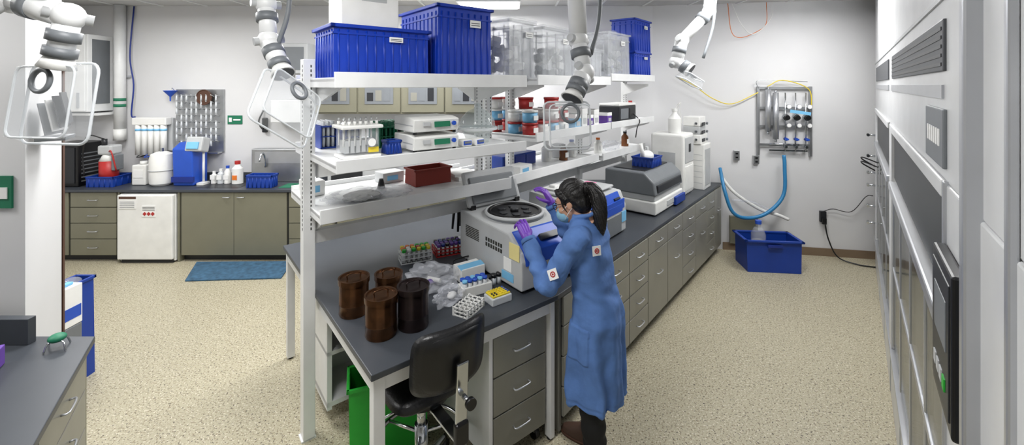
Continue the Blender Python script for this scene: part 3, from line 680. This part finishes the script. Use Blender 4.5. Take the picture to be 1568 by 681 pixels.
for i in range(4):
    x0=-2.58+i*.57; b.box(x0,x0+.55,5.54,5.558,1.84,2.48,OLIVE,.004); b.box(x0+.09,x0+.46,5.532,5.54,1.95,2.4,GREY)
    for q in range(3): b.box(x0+.12+q*.11,x0+.2+q*.11,5.529,5.533,1.99,2.1+.03*q,[GREY,DARK,OLIVE2][(q+i)%3])
b.done()
b=B('grey_oven_box'); b.box(-2.35,-1.6,5.4,5.8,.902,1.4,LGREY,.01); b.box(-2.3,-1.9,5.39,5.4,.95,1.35,DARK,.006); b.done()
b=B('duct_box'); b.box(-3.15,-2.7,5.6,5.858,2.35,2.75,LGREY,.01); b.box(-3.1,-2.75,5.592,5.6,2.4,2.7,GREY); b.box(-3.2,-2.7,5.62,5.858,1.7,2.0,WHITE,.01); b.done()

# ================= RIGHT WALL ITEMS =================
def W(nm): return B(nm,(1.94,5.858,0),RW)
b=W('gas_manifold_panel')
for s_ in(1.33,1.95): b.box(s_-.015,s_+.015,-.04,-.0,1.28,2.18,STEEL)
for z in(2.16,1.9,1.66,1.42): b.box(1.33,1.95,-.045,-.03,z-.015,z+.015,STEEL)
for s_,z0,z1 in((1.43,1.6,2.14),(1.52,1.5,2.1)): b.cyl((s_,-.08,z0),(s_,-.08,z1),.035,ALU,seg=16); b.cyl((s_,-.08,z1),(s_,-.08,z1+.03),.015,CHROME,seg=10); b.cyl((s_,-.08,z0-.04),(s_,-.08,z0),.015,CHROME)
for i in range(3):
    s_=1.64+i*.12
    b.cyl((s_,-.05,1.78),(s_,-.1,1.78),.04,CHROME); b.cyl((s_,-.1,1.78),(s_,-.14,1.78),.028,BLACK); b.cyl((s_,-.06,1.35),(s_,-.06,2.1),.008,CHROME,seg=8)
    for q,zz in enumerate((1.92,1.68)): b.cyl((s_+.03,-.08,zz),(s_+.03,-.1,zz),.03,ALU); b.cyl((s_+.03,-.1,zz),(s_+.03,-.103,zz),.025,PAPER)
    b.cyl((s_,-.05,1.5),(s_,-.1,1.5),.02,BLUED); b.box(s_-.02,s_+.02,-.12,-.1,1.49,1.51,LBLUE); b.cyl((s_,-.05,1.4),(s_,-.09,1.4),.018,CHROME)
b.box(1.66,1.9,-.15,-.145,1.83,1.87,SKYB,R=(0,8,0)); b.box(1.45,1.9,-.06,-.04,1.34,1.36,CHROME)
b.cyl((1.45,-.06,1.43),(1.8,-.06,1.43),.012,CHROME)
b.tube([(1.32,-.05,2.1),(1.0,-.06,1.95),(.75,-.1,2.02),(.5,-.12,2.2),(.3,-.15,2.3)],.006,YEL,seg=6)
b.tube([(1.95,-.06,1.9),(1.9,-.08,2.15),(1.6,-.08,2.26),(1.42,-.08,2.18)],.006,YEL,seg=6)
b.tube([(1.32,-.05,2.16),(1.3,-.06,2.25),(1.45,-.06,2.26),(1.9,-.06,2.24)],.004,CHROME,seg=6)
b.done()
b=W('blue_drain_hose')
b.tube([(1.6,-.12,1.3),(1.6,-.14,1.15),(1.57,-.18,.8),(1.35,-.25,.58),(1.1,-.3,.52),(.92,-.34,.6),(.84,-.3,.85),(.84,-.1,1.1)],.022,HOSE,seg=12)
b.tube([(1.62,-.12,.9),(1.45,-.18,.62),(1.2,-.2,.7),(.95,-.22,.72)],.012,BAG,seg=8); b.tube([(1.62,-.2,.5),(1.5,-.2,.55),(1.3,-.15,.6),(1.0,-.15,.8),(.85,-.1,1.0)],.02,PLW,seg=8); b.done()
b=W('power_outlet'); b.box(1.03,1.1,-.04,-.001,1.2,1.33,STEEL,.004); b.box(1.05,1.08,-.043,-.04,1.23,1.25,BLACK); b.box(1.05,1.08,-.043,-.04,1.28,1.3,BLACK); b.done()
b=W('power_outlet'); b.box(1.27,1.34,-.04,-.001,1.16,1.27,STEEL,.004); b.box(1.29,1.32,-.043,-.04,1.18,1.2,BLACK); b.box(1.29,1.32,-.043,-.04,1.23,1.25,BLACK); b.done()
b=W('power_outlet'); b.box(2.06,2.13,-.04,-.001,.44,.58,DARK,.004); b.box(2.07,2.12,-.07,-.04,.42,.5,BLACK,.006)
b.tube([(2.1,-.06,.45),(2.12,-.1,.25),(2.2,-.15,.05),(2.35,-.25,.012),(2.48,-.3,.012),(2.6,-.3,.012)],.008,BLACK,seg=6)
b.tube([(2.1,-.03,.58),(2.2,-.05,.62),(2.4,-.06,.6),(2.55,-.08,.8),(2.62,-.1,.82)],.005,BLACK,seg=6); b.done()
b=W('access_panel'); b.box(.98,1.32,-.05,-.001,.1,.46,OLIVE,.004); b.done()
b=W('hanging_cable_loop'); b.tube([(.95,-.05,CZ-.01),(.98,-.1,2.9),(1.1,-.1,2.82),(1.3,-.1,2.9),(1.4,-.1,3.0),(1.42,-.05,CZ-.01)],.004,ORANGE,seg=6)
b.tube([(1.0,-.05,CZ-.01),(1.1,-.12,2.98),(1.25,-.12,2.86),(1.45,-.1,3.05),(1.5,-.05,CZ-.01)],.004,PAPER,seg=6); b.done()
b=B('blue_floor_bin',(3.09,5.14,.002),-6); b.bin(-.33,.33,-.19,.19,0,.37,BLUED,tp=.1,ribs=0,rim=.025); b.box(-.08,.08,-.2,-.185,.3,.33,NAVY); b.done()
b=B('clear_carboy_bottle',(3.0,5.17,.012)); b.lathe([(0,0),(.08,0),(.08,.38),(.05,.45),(.03,.46),(.03,.5),(0,.5)],(0,0,0),FROST); b.cyl((0,0,.0),(0,0,.3),.07,FROST); b.cyl((0,0,.5),(0,0,.54),.035,LBLUE); b.done()

# ================= FUME HOODS (right) =================
HR=math.degrees(math.atan2(4.3,3.46))
b=B('fume_hood',(1.07,1.0,0),HR)
L0,L1=-.75,5.35
b.box(L0,L1,-.9,-.85,0,3.25,HOODW)
b.box(L0,L1,-.85,0,1.92,3.25,HOODW,.006)
b.box(L0,L1,-.85,0,0,.34,HOODW,.006)
b.box(L0,L1,-.85,.012,.34,.37,ALU,.004)
b.box(.3,5.2,-.8,-.78,.37,1.92,HINT)
for s0,s1 in((L0,.24),(2.5,2.7),(5.15,L1)): b.box(s0,s1,-.85,.004,.37,1.92,HOODW,.005)
b.box(-.17,-.13,-.02,.03,0,3.2,ALU,.006); b.box(-.42,-.4,.0,.015,0,3.2,ALU,.004); b.box(.235,.255,-.02,.012,0.3,1.93,ALU,.004)
for s0,s1 in((.26,2.48),(2.72,5.13)):
    b.box(s0,s1,-.03,.02,1.48,1.535,ALU,.008); b.box(s0,s1,-.014,-.008,.42,1.49,TINT)
    b.box(s0,s1,-.02,-.012,1.56,1.89,DARK)
    b.box(s0,s1,.0,.014,1.88,1.93,HOODW,.006); b.box(s0,s1,-.03,-.002,.92,.95,ALU,.004)
    n_=4
    for i in range(n_+1):
        x_=s0+(s1-s0)*i/n_; b.box(x_-.015,x_+.015,-.03,-.004,.4,1.5,ALU,.004)
    b.box(s0+.05,min(s1,s0+2.2),.0,.006,2.16,2.2,ALU)
for i in range(5): b.cyl((.8+i*.9,-.45,.4),(.8+i*.9,-.45,.75+.1*(i%2)),.06,[DARK,STEEL,FROST][i%3]); b.box(.6+i*.9,.7+i*.9,-.6,-.4,.38,.6,[GREY,PLW][i%2],.01)
b.box(.27,2.35,-.002,.008,2.24,2.39,VENT,.003)
for i in range(5): b.box(.29,2.33,.006,.010,2.255+i*.026,2.265+i*.026,DARK)
b.box(2.75,4.9,-.002,.008,2.24,2.39,VENT,.003)
b.box(.26,.62,-.002,.01,1.96,2.13,GREY,.004)
for i in range(6): b.box(.31+i*.045,.335+i*.045,.009,.012,2.02,2.07,PAPER)
b.box(L0,L1,-.0,.006,2.45,2.465,LGREY)
for s_ in(1.0,1.8,2.6,3.4,4.2): b.box(s_-.003,s_+.003,.0,.004,.02,.33,LGREY)
for z in(.55,.75,1.0,1.15,1.35,1.6): b.cyl((5.22,.0,z),(5.22,.07,z),.012,CHROME,seg=10); b.cyl((5.18,.07,z),(5.26,.07,z),.016,DARK if z>1.3 else CHROME,seg=10)
for z in(1.25,1.3): b.tube([(5.0,-.02,z),(5.1,.12,z+.04),(5.2,.12,z),(5.25,.0,z-.08)],.008,BLACK,seg=6)
b.done()
for s_ in(1.4,3.9):
    ld=bpy.data.lights.new('hood_lamp','AREA'); ld.shape='RECTANGLE'; ld.size=1.2; ld.size_y=.15; ld.energy=5; ld.color=(1,.94,.82)
    lo=bpy.data.objects.new('fume_hood_lamp',ld); a=math.radians(HR); lo.location=(1.07+s_*math.cos(a)+.45*math.sin(a),1+s_*math.sin(a)-.45*math.cos(a),1.9); lo.rotation_euler=(0,0,a); sc.collection.objects.link(lo)
b=B('fume_hood_monitor',(1.07,1.0,0),HR); b.box(-.06,.23,.005,.032,1.38,1.76,BLACK,.006); b.box(-.04,.21,.03,.035,1.41,1.73,DARK,.003); b.box(-.01,.16,.034,.037,1.56,1.68,GREY,.003)
for i in range(4): b.box(.0+i*.045,.03+i*.045,.034,.038,1.46,1.49,GREEN if i==0 else LGREY)
b.done()

# ================= LEFT FOREGROUND BENCH =================
b=B('side_lab_bench',(-2.16,2.2,0),-57.3)
b.T=Matrix.Rotation(math.radians(57.3),4,'Z')@Matrix.Translation((2.16,-2.2,0))
b.prism([(-2.16,2.2),(-1.05,.48),(-2.6,.48),(-3.3,.6),(-3.3,2.2)],.868,.9,EPOXY,.004)
b.prism([(-2.21,2.14),(-1.12,.5),(-2.6,.5),(-3.2,.62),(-3.2,2.16)],.1,.866,SHADOWGAP); b.prism([(-2.27,2.1),(-1.18,.52),(-3.2,.62),(-3.2,2.1)],0,.1,DARK)
b.box(-3.3,-2.42,2.12,2.16,.9,1.03,EPOXY,.003)
b.prism([(-2.21,2.145),(-2.17,2.145),(-2.21,2.205),(-3.0,2.205),(-3.0,2.145)],.1,.866,OLIVE)
b.T=Matrix.Rotation(math.pi,4,'Z')
casework(b,[(-1.95,-1.35,[.25]*4,'d'),(-1.33,-.68,[.25]*4,'d'),(-.66,-.06,[.25]*4,'d')],.07-.03,.1,.865,OLIVE2)
b.done()
b=B('glass_dish_stand',(-2.25,2.1,.901),-20); b.sph((0,0,.05),(.035,.035,.02),DGREEN); b.tube([(-.07,0,.002),(-.05,0,.04),(.05,0,.04),(.07,0,.002)],.004,CHROME,seg=6); b.tube([(0,-.05,.002),(0,-.03,.04),(0,.03,.04),(0,.05,.002)],.004,CHROME,seg=6); b.done()
b=B('glove_box',(-2.36,1.85,.902),30); b.box(-.06,.06,-.12,.12,0,.09,PURP,.004); b.sph((0,0,.09),(.03,.06,.02),PAPER); b.done()
b=B('blue_waste_bin',(-3.28,3.14,0),0); b.bin(-.08,.08,-.13,.13,0,.74,BLUED,tp=.06); b.sph((0,0,.72),(.05,.09,.05),BAG); b.done()
b=B('tissue_carton',(-3.06,2.915,0),0); b.box(-.05,.05,-.07,.06,0,.55,GREY,.01); b.box(-.05,.05,-.07,.06,.55,.82,PAPER,.004); b.box(.049,.052,-.06,.05,.6,.68,LBLUE); b.box(-.02,.02,-.03,.03,.82,.84,SKYB,.006); b.done()
b=B('emergency_sign'); b.box(-2.78,-2.64,2.238,2.248,1.55,1.72,DGREEN); b.box(-2.76,-2.66,2.234,2.239,1.6,1.66,PAPER); b.done()
b=B('document_holder',(-2.66,2.38,0),-55)
for i in range(4): b.box(-.1,.1,.05+i*.02,.058+i*.02,1.92+.02*i,2.1+.02*i,[GREY,PAPER,DARK,DARK][i],.002,R=(10,0,-10+5*i))
b.box(-.1,.1,.01,.13,1.89,1.91,GREY); b.done()

# ================= SNORKEL ARMS =================
def snorkel(nm,pts,r,hood,hrot,size,segm=None,struts=()):
    b=B(nm); P=[V(p) for p in pts]
    for i,(a,c) in enumerate(zip(P,P[1:])):
        b.cyl(a,c,r*(1.0 if i%2==0 else .86),WHITE,seg=24)
    for i,pnt in enumerate(P[1:-1]):
        b.sph(pnt,r*1.12,WHITE); d=(P[i+2]-pnt).normalized()
        b.cyl(pnt+d*r*1.2,pnt+d*r*2.1,r*1.1,GREY,seg=24)
        s_=d.orthogonal().normalized(); b.cyl(pnt-s_*r*1.5,pnt+s_*r*1.5,r*.45,LGREY,seg=12)
    d=(P[-1]-P[-2]).normalized(); b.cyl(P[-1]-d*.04,P[-1],r*1.1,GREY); b.cyl(P[-1],P[-1]+d*.05,r*.9,PLW,r1=r*1.25)
    b.cyl(P[-1]+d*.049,P[-1]+d*.052,r*1.1,DARK)
    b.cyl((P[0].x,P[0].y,CZ-.03),(P[0].x,P[0].y,CZ-.002),r*1.8,GREY)
    for st in struts: b.tube(st,.014,GREY,seg=8)
    b.T=Matrix.Translation(hood)@Euler([math.radians(a) for a in hrot]).to_matrix().to_4x4()
    h=size/2; q=h*.86
    b.box(-q,q,-q,q,-.003,.003,CLEAR,.002)
    t=bmesh.new(); 
    def rr(hh,z,n_=5):
        o=[]
        rad=hh*.25
        for (sx,sy,a0) in((1,1,0),(-1,1,90),(-1,-1,180),(1,-1,270)):
            for k_ in range(n_):
                a=math.radians(a0+90*k_/(n_-1)); o.append(V((sx*(hh-rad)+rad*math.cos(a),sy*(hh-rad)+rad*math.sin(a),z)))
        return o
    a=[t.verts.new(v_) for v_ in rr(q,0)]; c=[t.verts.new(v_) for v_ in rr(h,-.07)]
    for i in range(len(a)):
        j=(i+1)%len(a); t.faces.new((a[i],a[j],c[j],c[i]))
    b.add(t,CLEAR)
    b.tube(rr(h,-.07),.006,CLEARR,closed=True,seg=8); b.tube(rr(q,0),.005,CLEARR,closed=True,seg=8)
    b.torus((0,h*.5,.01),r*.9,.01,GREY); 
    b.done()
snorkel('fume_extraction_arm',[(-2.9,1.8,CZ-.01),(-2.75,1.8,2.62),(-2.12,1.8,2.56),(-1.88,1.8,2.49),(-1.92,1.8,2.32)],.052,(-1.98,1.78,2.13),(82,0,-8),.35,struts=[[(-2.7,1.75,2.7),(-2.3,1.75,2.68),(-1.92,1.75,2.58)]])
snorkel('fume_extraction_arm',[(-1.5,2.6,CZ-.01),(-1.46,2.52,2.68),(-1.42,2.48,2.46),(-1.32,2.42,2.3)],.053,(-1.19,2.32,2.1),(60,35,55),.36,struts=[[(-1.34,2.5,CZ-.01),(-1.3,2.48,2.7),(-1.36,2.46,2.42)]])
snorkel('fume_extraction_arm',[(.42,2.9,CZ-.01),(.44,2.82,2.5),(.47,2.76,2.28),(.4,2.7,2.15)],.06,(.36,2.62,1.95),(84,0,8),.30,struts=[[(.62,3.0,CZ-.01),(.6,2.9,2.7),(.52,2.8,2.4)]])
snorkel('fume_extraction_arm',[(1.95,4.1,CZ-.01),(1.88,4.05,2.9),(1.6,4.0,2.62),(1.55,4.0,2.42),(1.62,3.95,2.36)],.058,(1.66,3.9,2.28),(10,30,10),.2,struts=[[(1.92,4.0,CZ-.01),(1.9,4.0,2.8),(1.78,3.95,2.45)]])

# ================= WOMAN =================
wm=bpy.data.objects.new('woman_in_lab_coat',None); sc.collection.objects.link(wm); wm.location=(.47,2.48,0); wm.rotation_euler=(0,0,math.radians(148))
b=B('lab_coat',parent=wm)
b.loft([(-.02,.0,.42,.158,.19),(-.02,0,.43,.162,.193),(-.02,0,.55,.157,.19),(-.025,0,.72,.148,.185),(-.035,0,.88,.142,.18),(-.02,0,1.0,.118,.158),(.0,0,1.1,.112,.155),(.015,0,1.2,.115,.168),(.025,0,1.3,.11,.18),(.04,0,1.365,.088,.165),(.055,0,1.405,.063,.1),(.065,0,1.44,.056,.06)],COAT,seg=36)
shL,elL,wrL=(.03,.165,1.34),(.18,.235,1.075),(.35,.14,1.27)
shR,elR,wrR=(.04,-.165,1.34),(.24,-.225,1.2),(.345,-.165,1.41)
for sh,el,wr in((shL,elL,wrL),(shR,elR,wrR)):
    sh_=V(sh);el_=V(el);wr_=V(wr)
    inn=V((sh_.x,sh_.y*.4,sh_.z-.03))
    b.tube([inn,sh_,sh_.lerp(el_,.5),el_,el_.lerp(wr_,.5),wr_],[.07,.07,.06,.055,.05,.045],COAT,seg=18,k=8)
    b.sph(sh_,.068,COAT); b.sph(el_,.056,COAT)
b.tube([(.13,.03,1.33),(.115,.055,1.39),(.07,.068,1.43),(.0,.045,1.45),(-.012,0,1.455),(.0,-.045,1.45),(.07,-.068,1.43),(.115,-.055,1.39),(.13,-.03,1.33)],.014,COAT)
segs=[(V(shL),V(elL)),(V(elL),V(wrL)),(V(shR),V(elR)),(V(elR),V(wrR))]
def wr_fn(co,nr):
    d=0
    best=9;bt=0
    for i,(a,c) in enumerate(segs):
        ab=c-a; t=max(0,min(1,(co-a).dot(ab)/ab.length_squared)); q=(co-(a+ab*t)).length
        if q<best: best=q; bt=t*ab.length*60+i*2
    arm = best<.075 and (abs(co.y)>.15 or co.x>.17)
    nz=noise.noise(co*7)
    if arm: d+=.008*math.sin(bt+4*nz+2*math.atan2(nr.z,nr.y))*(.6+.8*noise.noise(co*11+V((3,1,2))))
    else:
        a=math.atan2(co.y,co.x+.02); f=max(0,min(1,(1.02-co.z)/.45))
        d+=f*(.013*math.sin(a*7+1.5*nz+co.z*1.5)+.008*math.sin(a*13+3*nz))
        d+=.012*noise.noise(V((co.x*8,co.y*8,co.z*13)))*(1-.4*f)
        d+=.006*math.exp(-((co.z-1.02)/.03)**2)*math.sin(a*5+co.z*40)
        if co.y>.1 and -.05<co.x<.1 and .68<co.z<.86: d+=.007
        if .43<co.z<.452: d-=.003
    return d
coat=b.remesh(.006,3,fn=wr_fn)
b=B('coat_details',parent=wm)
def patch(c,nr,w,up=V((0,0,1))):
    nr=V(nr).normalized(); x_=up.cross(nr).normalized(); y_=nr.cross(x_)
    X=Matrix.Translation(c)@Matrix((x_,y_,nr)).transposed().to_4x4(); b.T=X
    b.box(-w,w,-w,w,-.002,.002,PAPER); b.torus((0,0,.002),w*.45,w*.12,RED,seg=20); b.cyl((0,0,.001),(0,0,.003),w*.2,RED); b.T=Matrix.Identity(4)
patch((.12,.275,1.17),(-.1,.95,.3),.027,up=V((.5,0,1))); patch((-.075,.13,1.29),(-.8,.6,.12),.026)
for wr,el in((wrL,elL),(wrR,elR)):
    d=(V(wr)-V(el)).normalized(); b.cyl(V(wr)-d*.015,V(wr)+d*.008,.048,COAT,r1=.046)
b.done()
b=B('trousers',parent=wm)
b.tube([(-.03,.09,.7),(-.03,.09,.42),(-.05,.095,.22),(-.06,.095,.075)],[.09,.075,.064,.055],PANTS,seg=18)
b.tube([(-.01,-.09,.7),(.03,-.1,.42),(.05,-.11,.22),(.05,-.115,.075)],[.09,.075,.062,.054],PANTS,seg=18)
b.sph((-.02,0,.72),(.12,.15,.1),PANTS)
b.remesh(.01,3,fn=lambda co,nr:.004*math.sin(co.z*70+4*noise.noise(co*9)) if co.z<.35 else 0)
for nm,fx,fy in(('shoe_left',-.09,.095),('shoe_right',.02,-.12)):
    b=B(nm,parent=wm)
    b.loft([(fx+.1,fy,.0,.13,.045),(fx+.1,fy,.02,.135,.048),(fx+.095,fy,.045,.128,.046),(fx+.06,fy,.075,.09,.042),(fx+.03,fy,.1,.058,.04),(fx+.025,fy,.12,.05,.042)],SHOE)
    b.remesh(.006,3); 
    b=B(nm+'_sole',parent=wm); b.loft([(fx+.1,fy,0,.137,.049),(fx+.1,fy,.018,.139,.05)],BROWN); b.done()
def hand(nm,wr,el,palm_n,flip,curl):
    b=B(nm,parent=wm); wr=V(wr); d=(wr-V(el)).normalized(); n_=V(palm_n); n_=(n_-d*n_.dot(d)).normalized(); s_=d.cross(n_)*flip
    b.tube([wr-d*.05,wr,wr+d*.02],[.031,.029,.027],GLOVE,seg=14,k=3)
    def pt(a,c,e): return wr+d*a+s_*c+n_*e
    for c in(-.026,-.009,.009,.026):
        b.tube([pt(.0,c*.6,0),pt(.05,c*.95,-.002),pt(.088,c*1.08,0)],[.017,.015,.011],GLOVE,seg=10,k=4)
    for i,(c,L) in enumerate(((.030,.068),(.010,.077),(-.010,.072),(-.029,.057))):
        base=pt(.085-.004*abs(i-1),c,0); cu_=curl[i]; ang=0; p0=base; pts=[p0]
        for q,f in enumerate((.45,.3,.25)):
            ang+=cu_*(.8,1.1,.7)[q]; p0=p0+(d*math.cos(ang)+n_*math.sin(ang)+s_*(c*3.5))*L*f*1.0; pts.append(p0)
        b.tube(pts,[.0092,.0085,.0078,.0066],GLOVE,seg=10,k=4); b.sph(pts[-1],.0066,GLOVE,seg=10)
    th=[pt(.02,.028,.006),pt(.045,.048,.022),pt(.068,.05,.042),pt(.085,.04,.056)]
    b.tube(th,[.014,.0115,.0095,.0075],GLOVE,seg=10,k=4); b.sph(th[-1],.0075,GLOVE,seg=10)
    b.remesh(.0024,1)
hand('hand_left',(V(wrL)+V((.01,-.004,.012))),elL,(.9,-.6,-.4),-1,(.45,.55,.65,.75))
hand('hand_right',(V(wrR)+V((.006,0,.012))),elR,(.7,.2,-.8),1,(.5,.55,.5,.6))
hd=bpy.data.objects.new('head_pivot',None); sc.collection.objects.link(hd); hd.parent=wm; hd.location=(.13,0,1.505); hd.rotation_euler=(0,math.radians(22),math.radians(6))
b=B('head',parent=hd)
b.sph((-.01,0,.015),(.095,.075,.1),SKIN); b.loft([(.035,0,-.115,.03,.028),(.035,0,-.1,.045,.042),(.03,0,-.06,.056,.06),(.025,0,0,.066,.068),(.02,0,.04,.07,.07)],SKIN)
b.tube([(.088,0,.02),(.1,0,-.01),(.112,0,-.03),(.098,0,-.042)],[.008,.01,.013,.009],SKIN,seg=10)
for sy in(1,-1):
    b.sph((-.005,sy*.075,-.01),(.018,.008,.03),SKIN,R=(0,-10,0)); b.sph((.06,sy*.045,-.03),(.025,.02,.022),SKIN); b.sph((.078,sy*.03,.025),(.014,.022,.008),SKIN)
b.tube([(.1-.01,.02,-.065),(.1,0,-.063),(.1-.01,-.02,-.065)],.007,SKIN)
b.tube([(-.0,0,-.04),(-.035,0,-.1),(-.07,0,-.16)],[.055,.05,.055],SKIN,seg=18)
b.remesh(.005,3)
b=B('eyes',parent=hd)
for sy in(1,-1):
    b.sph((.077,sy*.031,.005),.0125,PAPER); b.sph((.087,sy*.032,.004),.006,BLACK); b.tube([(.09,sy*.015,.027),(.088,sy*.035,.033),(.076,sy*.05,.028)],.003,HAIR,seg=6)
b.done()
b=B('face_mask',parent=hd)
b.sph((.062,0,-.06),(.062,.06,.055),MASK,seg=28); b.sph((.088,0,-.05),(.032,.03,.035),MASK)
b.remesh(.006,4)
b=B('mask_loops',parent=hd)
for sy in(1,-1): b.tube([(.07,sy*.055,-.035),(.03,sy*.073,-.02),(-.015,sy*.078,.005)],.0018,PAPER,seg=6); b.tube([(.06,sy*.055,-.085),(.03,sy*.071,-.06),(-.015,sy*.078,-.03)],.0018,PAPER,seg=6)
b.done()
b=B('safety_glasses',parent=hd)
for sy in(1,-1):
    pts=[V((.103,sy*.033+.027*math.cos(a),.003+.02*math.sin(a))) for a in [2*math.pi*i/20 for i in range(20)]]
    b.tube(pts,.0022,BLACK,closed=True,seg=6); b.tube([(.103,sy*.06,.01),(.08,sy*.074,.012),(-.01,sy*.082,.008)],.0025,BLACK,seg=6)
b.tube([(.103,.008,.008),(.106,0,.011),(.103,-.008,.008)],.002,BLACK,seg=6); b.done()
b=B('hair',parent=hd)
b.sph((-.025,0,.03),(.098,.086,.1),HAIR,seg=28); b.sph((-.05,0,-.01),(.072,.078,.085),HAIR); 
b.tube([(.055,.035,.085),(.03,.07,.055),(.0,.08,.02)],[.02,.018,.014],HAIR); b.tube([(.055,-.035,.085),(.03,-.07,.055),(.0,-.08,.02)],[.02,.018,.014],HAIR)
b.tube([(.03,.079,.03),(.032,.08,-.01),(.02,.076,-.05)],[.006,.005,.002],HAIR)
b.sph((-.12,0,.05),(.03,.03,.03),HAIR)
b.tube([(-.11,0,.05),(-.15,0,.035),(-.165,.01,-.03),(-.145,.02,-.11),(-.115,.02,-.19),(-.1,.015,-.24)],[.025,.034,.042,.042,.032,.01],HAIR,seg=16)
b.remesh(.0045,2,fn=lambda co,nr:.0022*math.sin(math.atan2(co.y,co.x+.13)*26+6*noise.noise(co*14)))
b=B('hair_tie',parent=hd); b.tube([V((-.135,0,.045))+V((math.cos(a)*.01,math.sin(a)*.028,math.cos(a)*.03)) for a in [2*math.pi*i/16 for i in range(16)]],.006,BLACK,closed=True); b.done()

# ================= CAMERA / WORLD =================
cd=bpy.data.cameras.new('camera'); co=bpy.data.objects.new('camera',cd); sc.collection.objects.link(co)
co.location=(0,0,2.2); co.rotation_euler=(math.radians(90),0,0); cd.sensor_width=36; cd.lens=14.923; cd.shift_y=-.1342; cd.clip_start=.05
sc.camera=co
w=bpy.data.worlds.new('world'); w.use_nodes=True; w.node_tree.nodes['Background'].inputs[0].default_value=(.8,.85,.9,1); w.node_tree.nodes['Background'].inputs[1].default_value=.3; sc.world=w
try:
    sc.view_settings.view_transform='Standard'
except Exception: pass
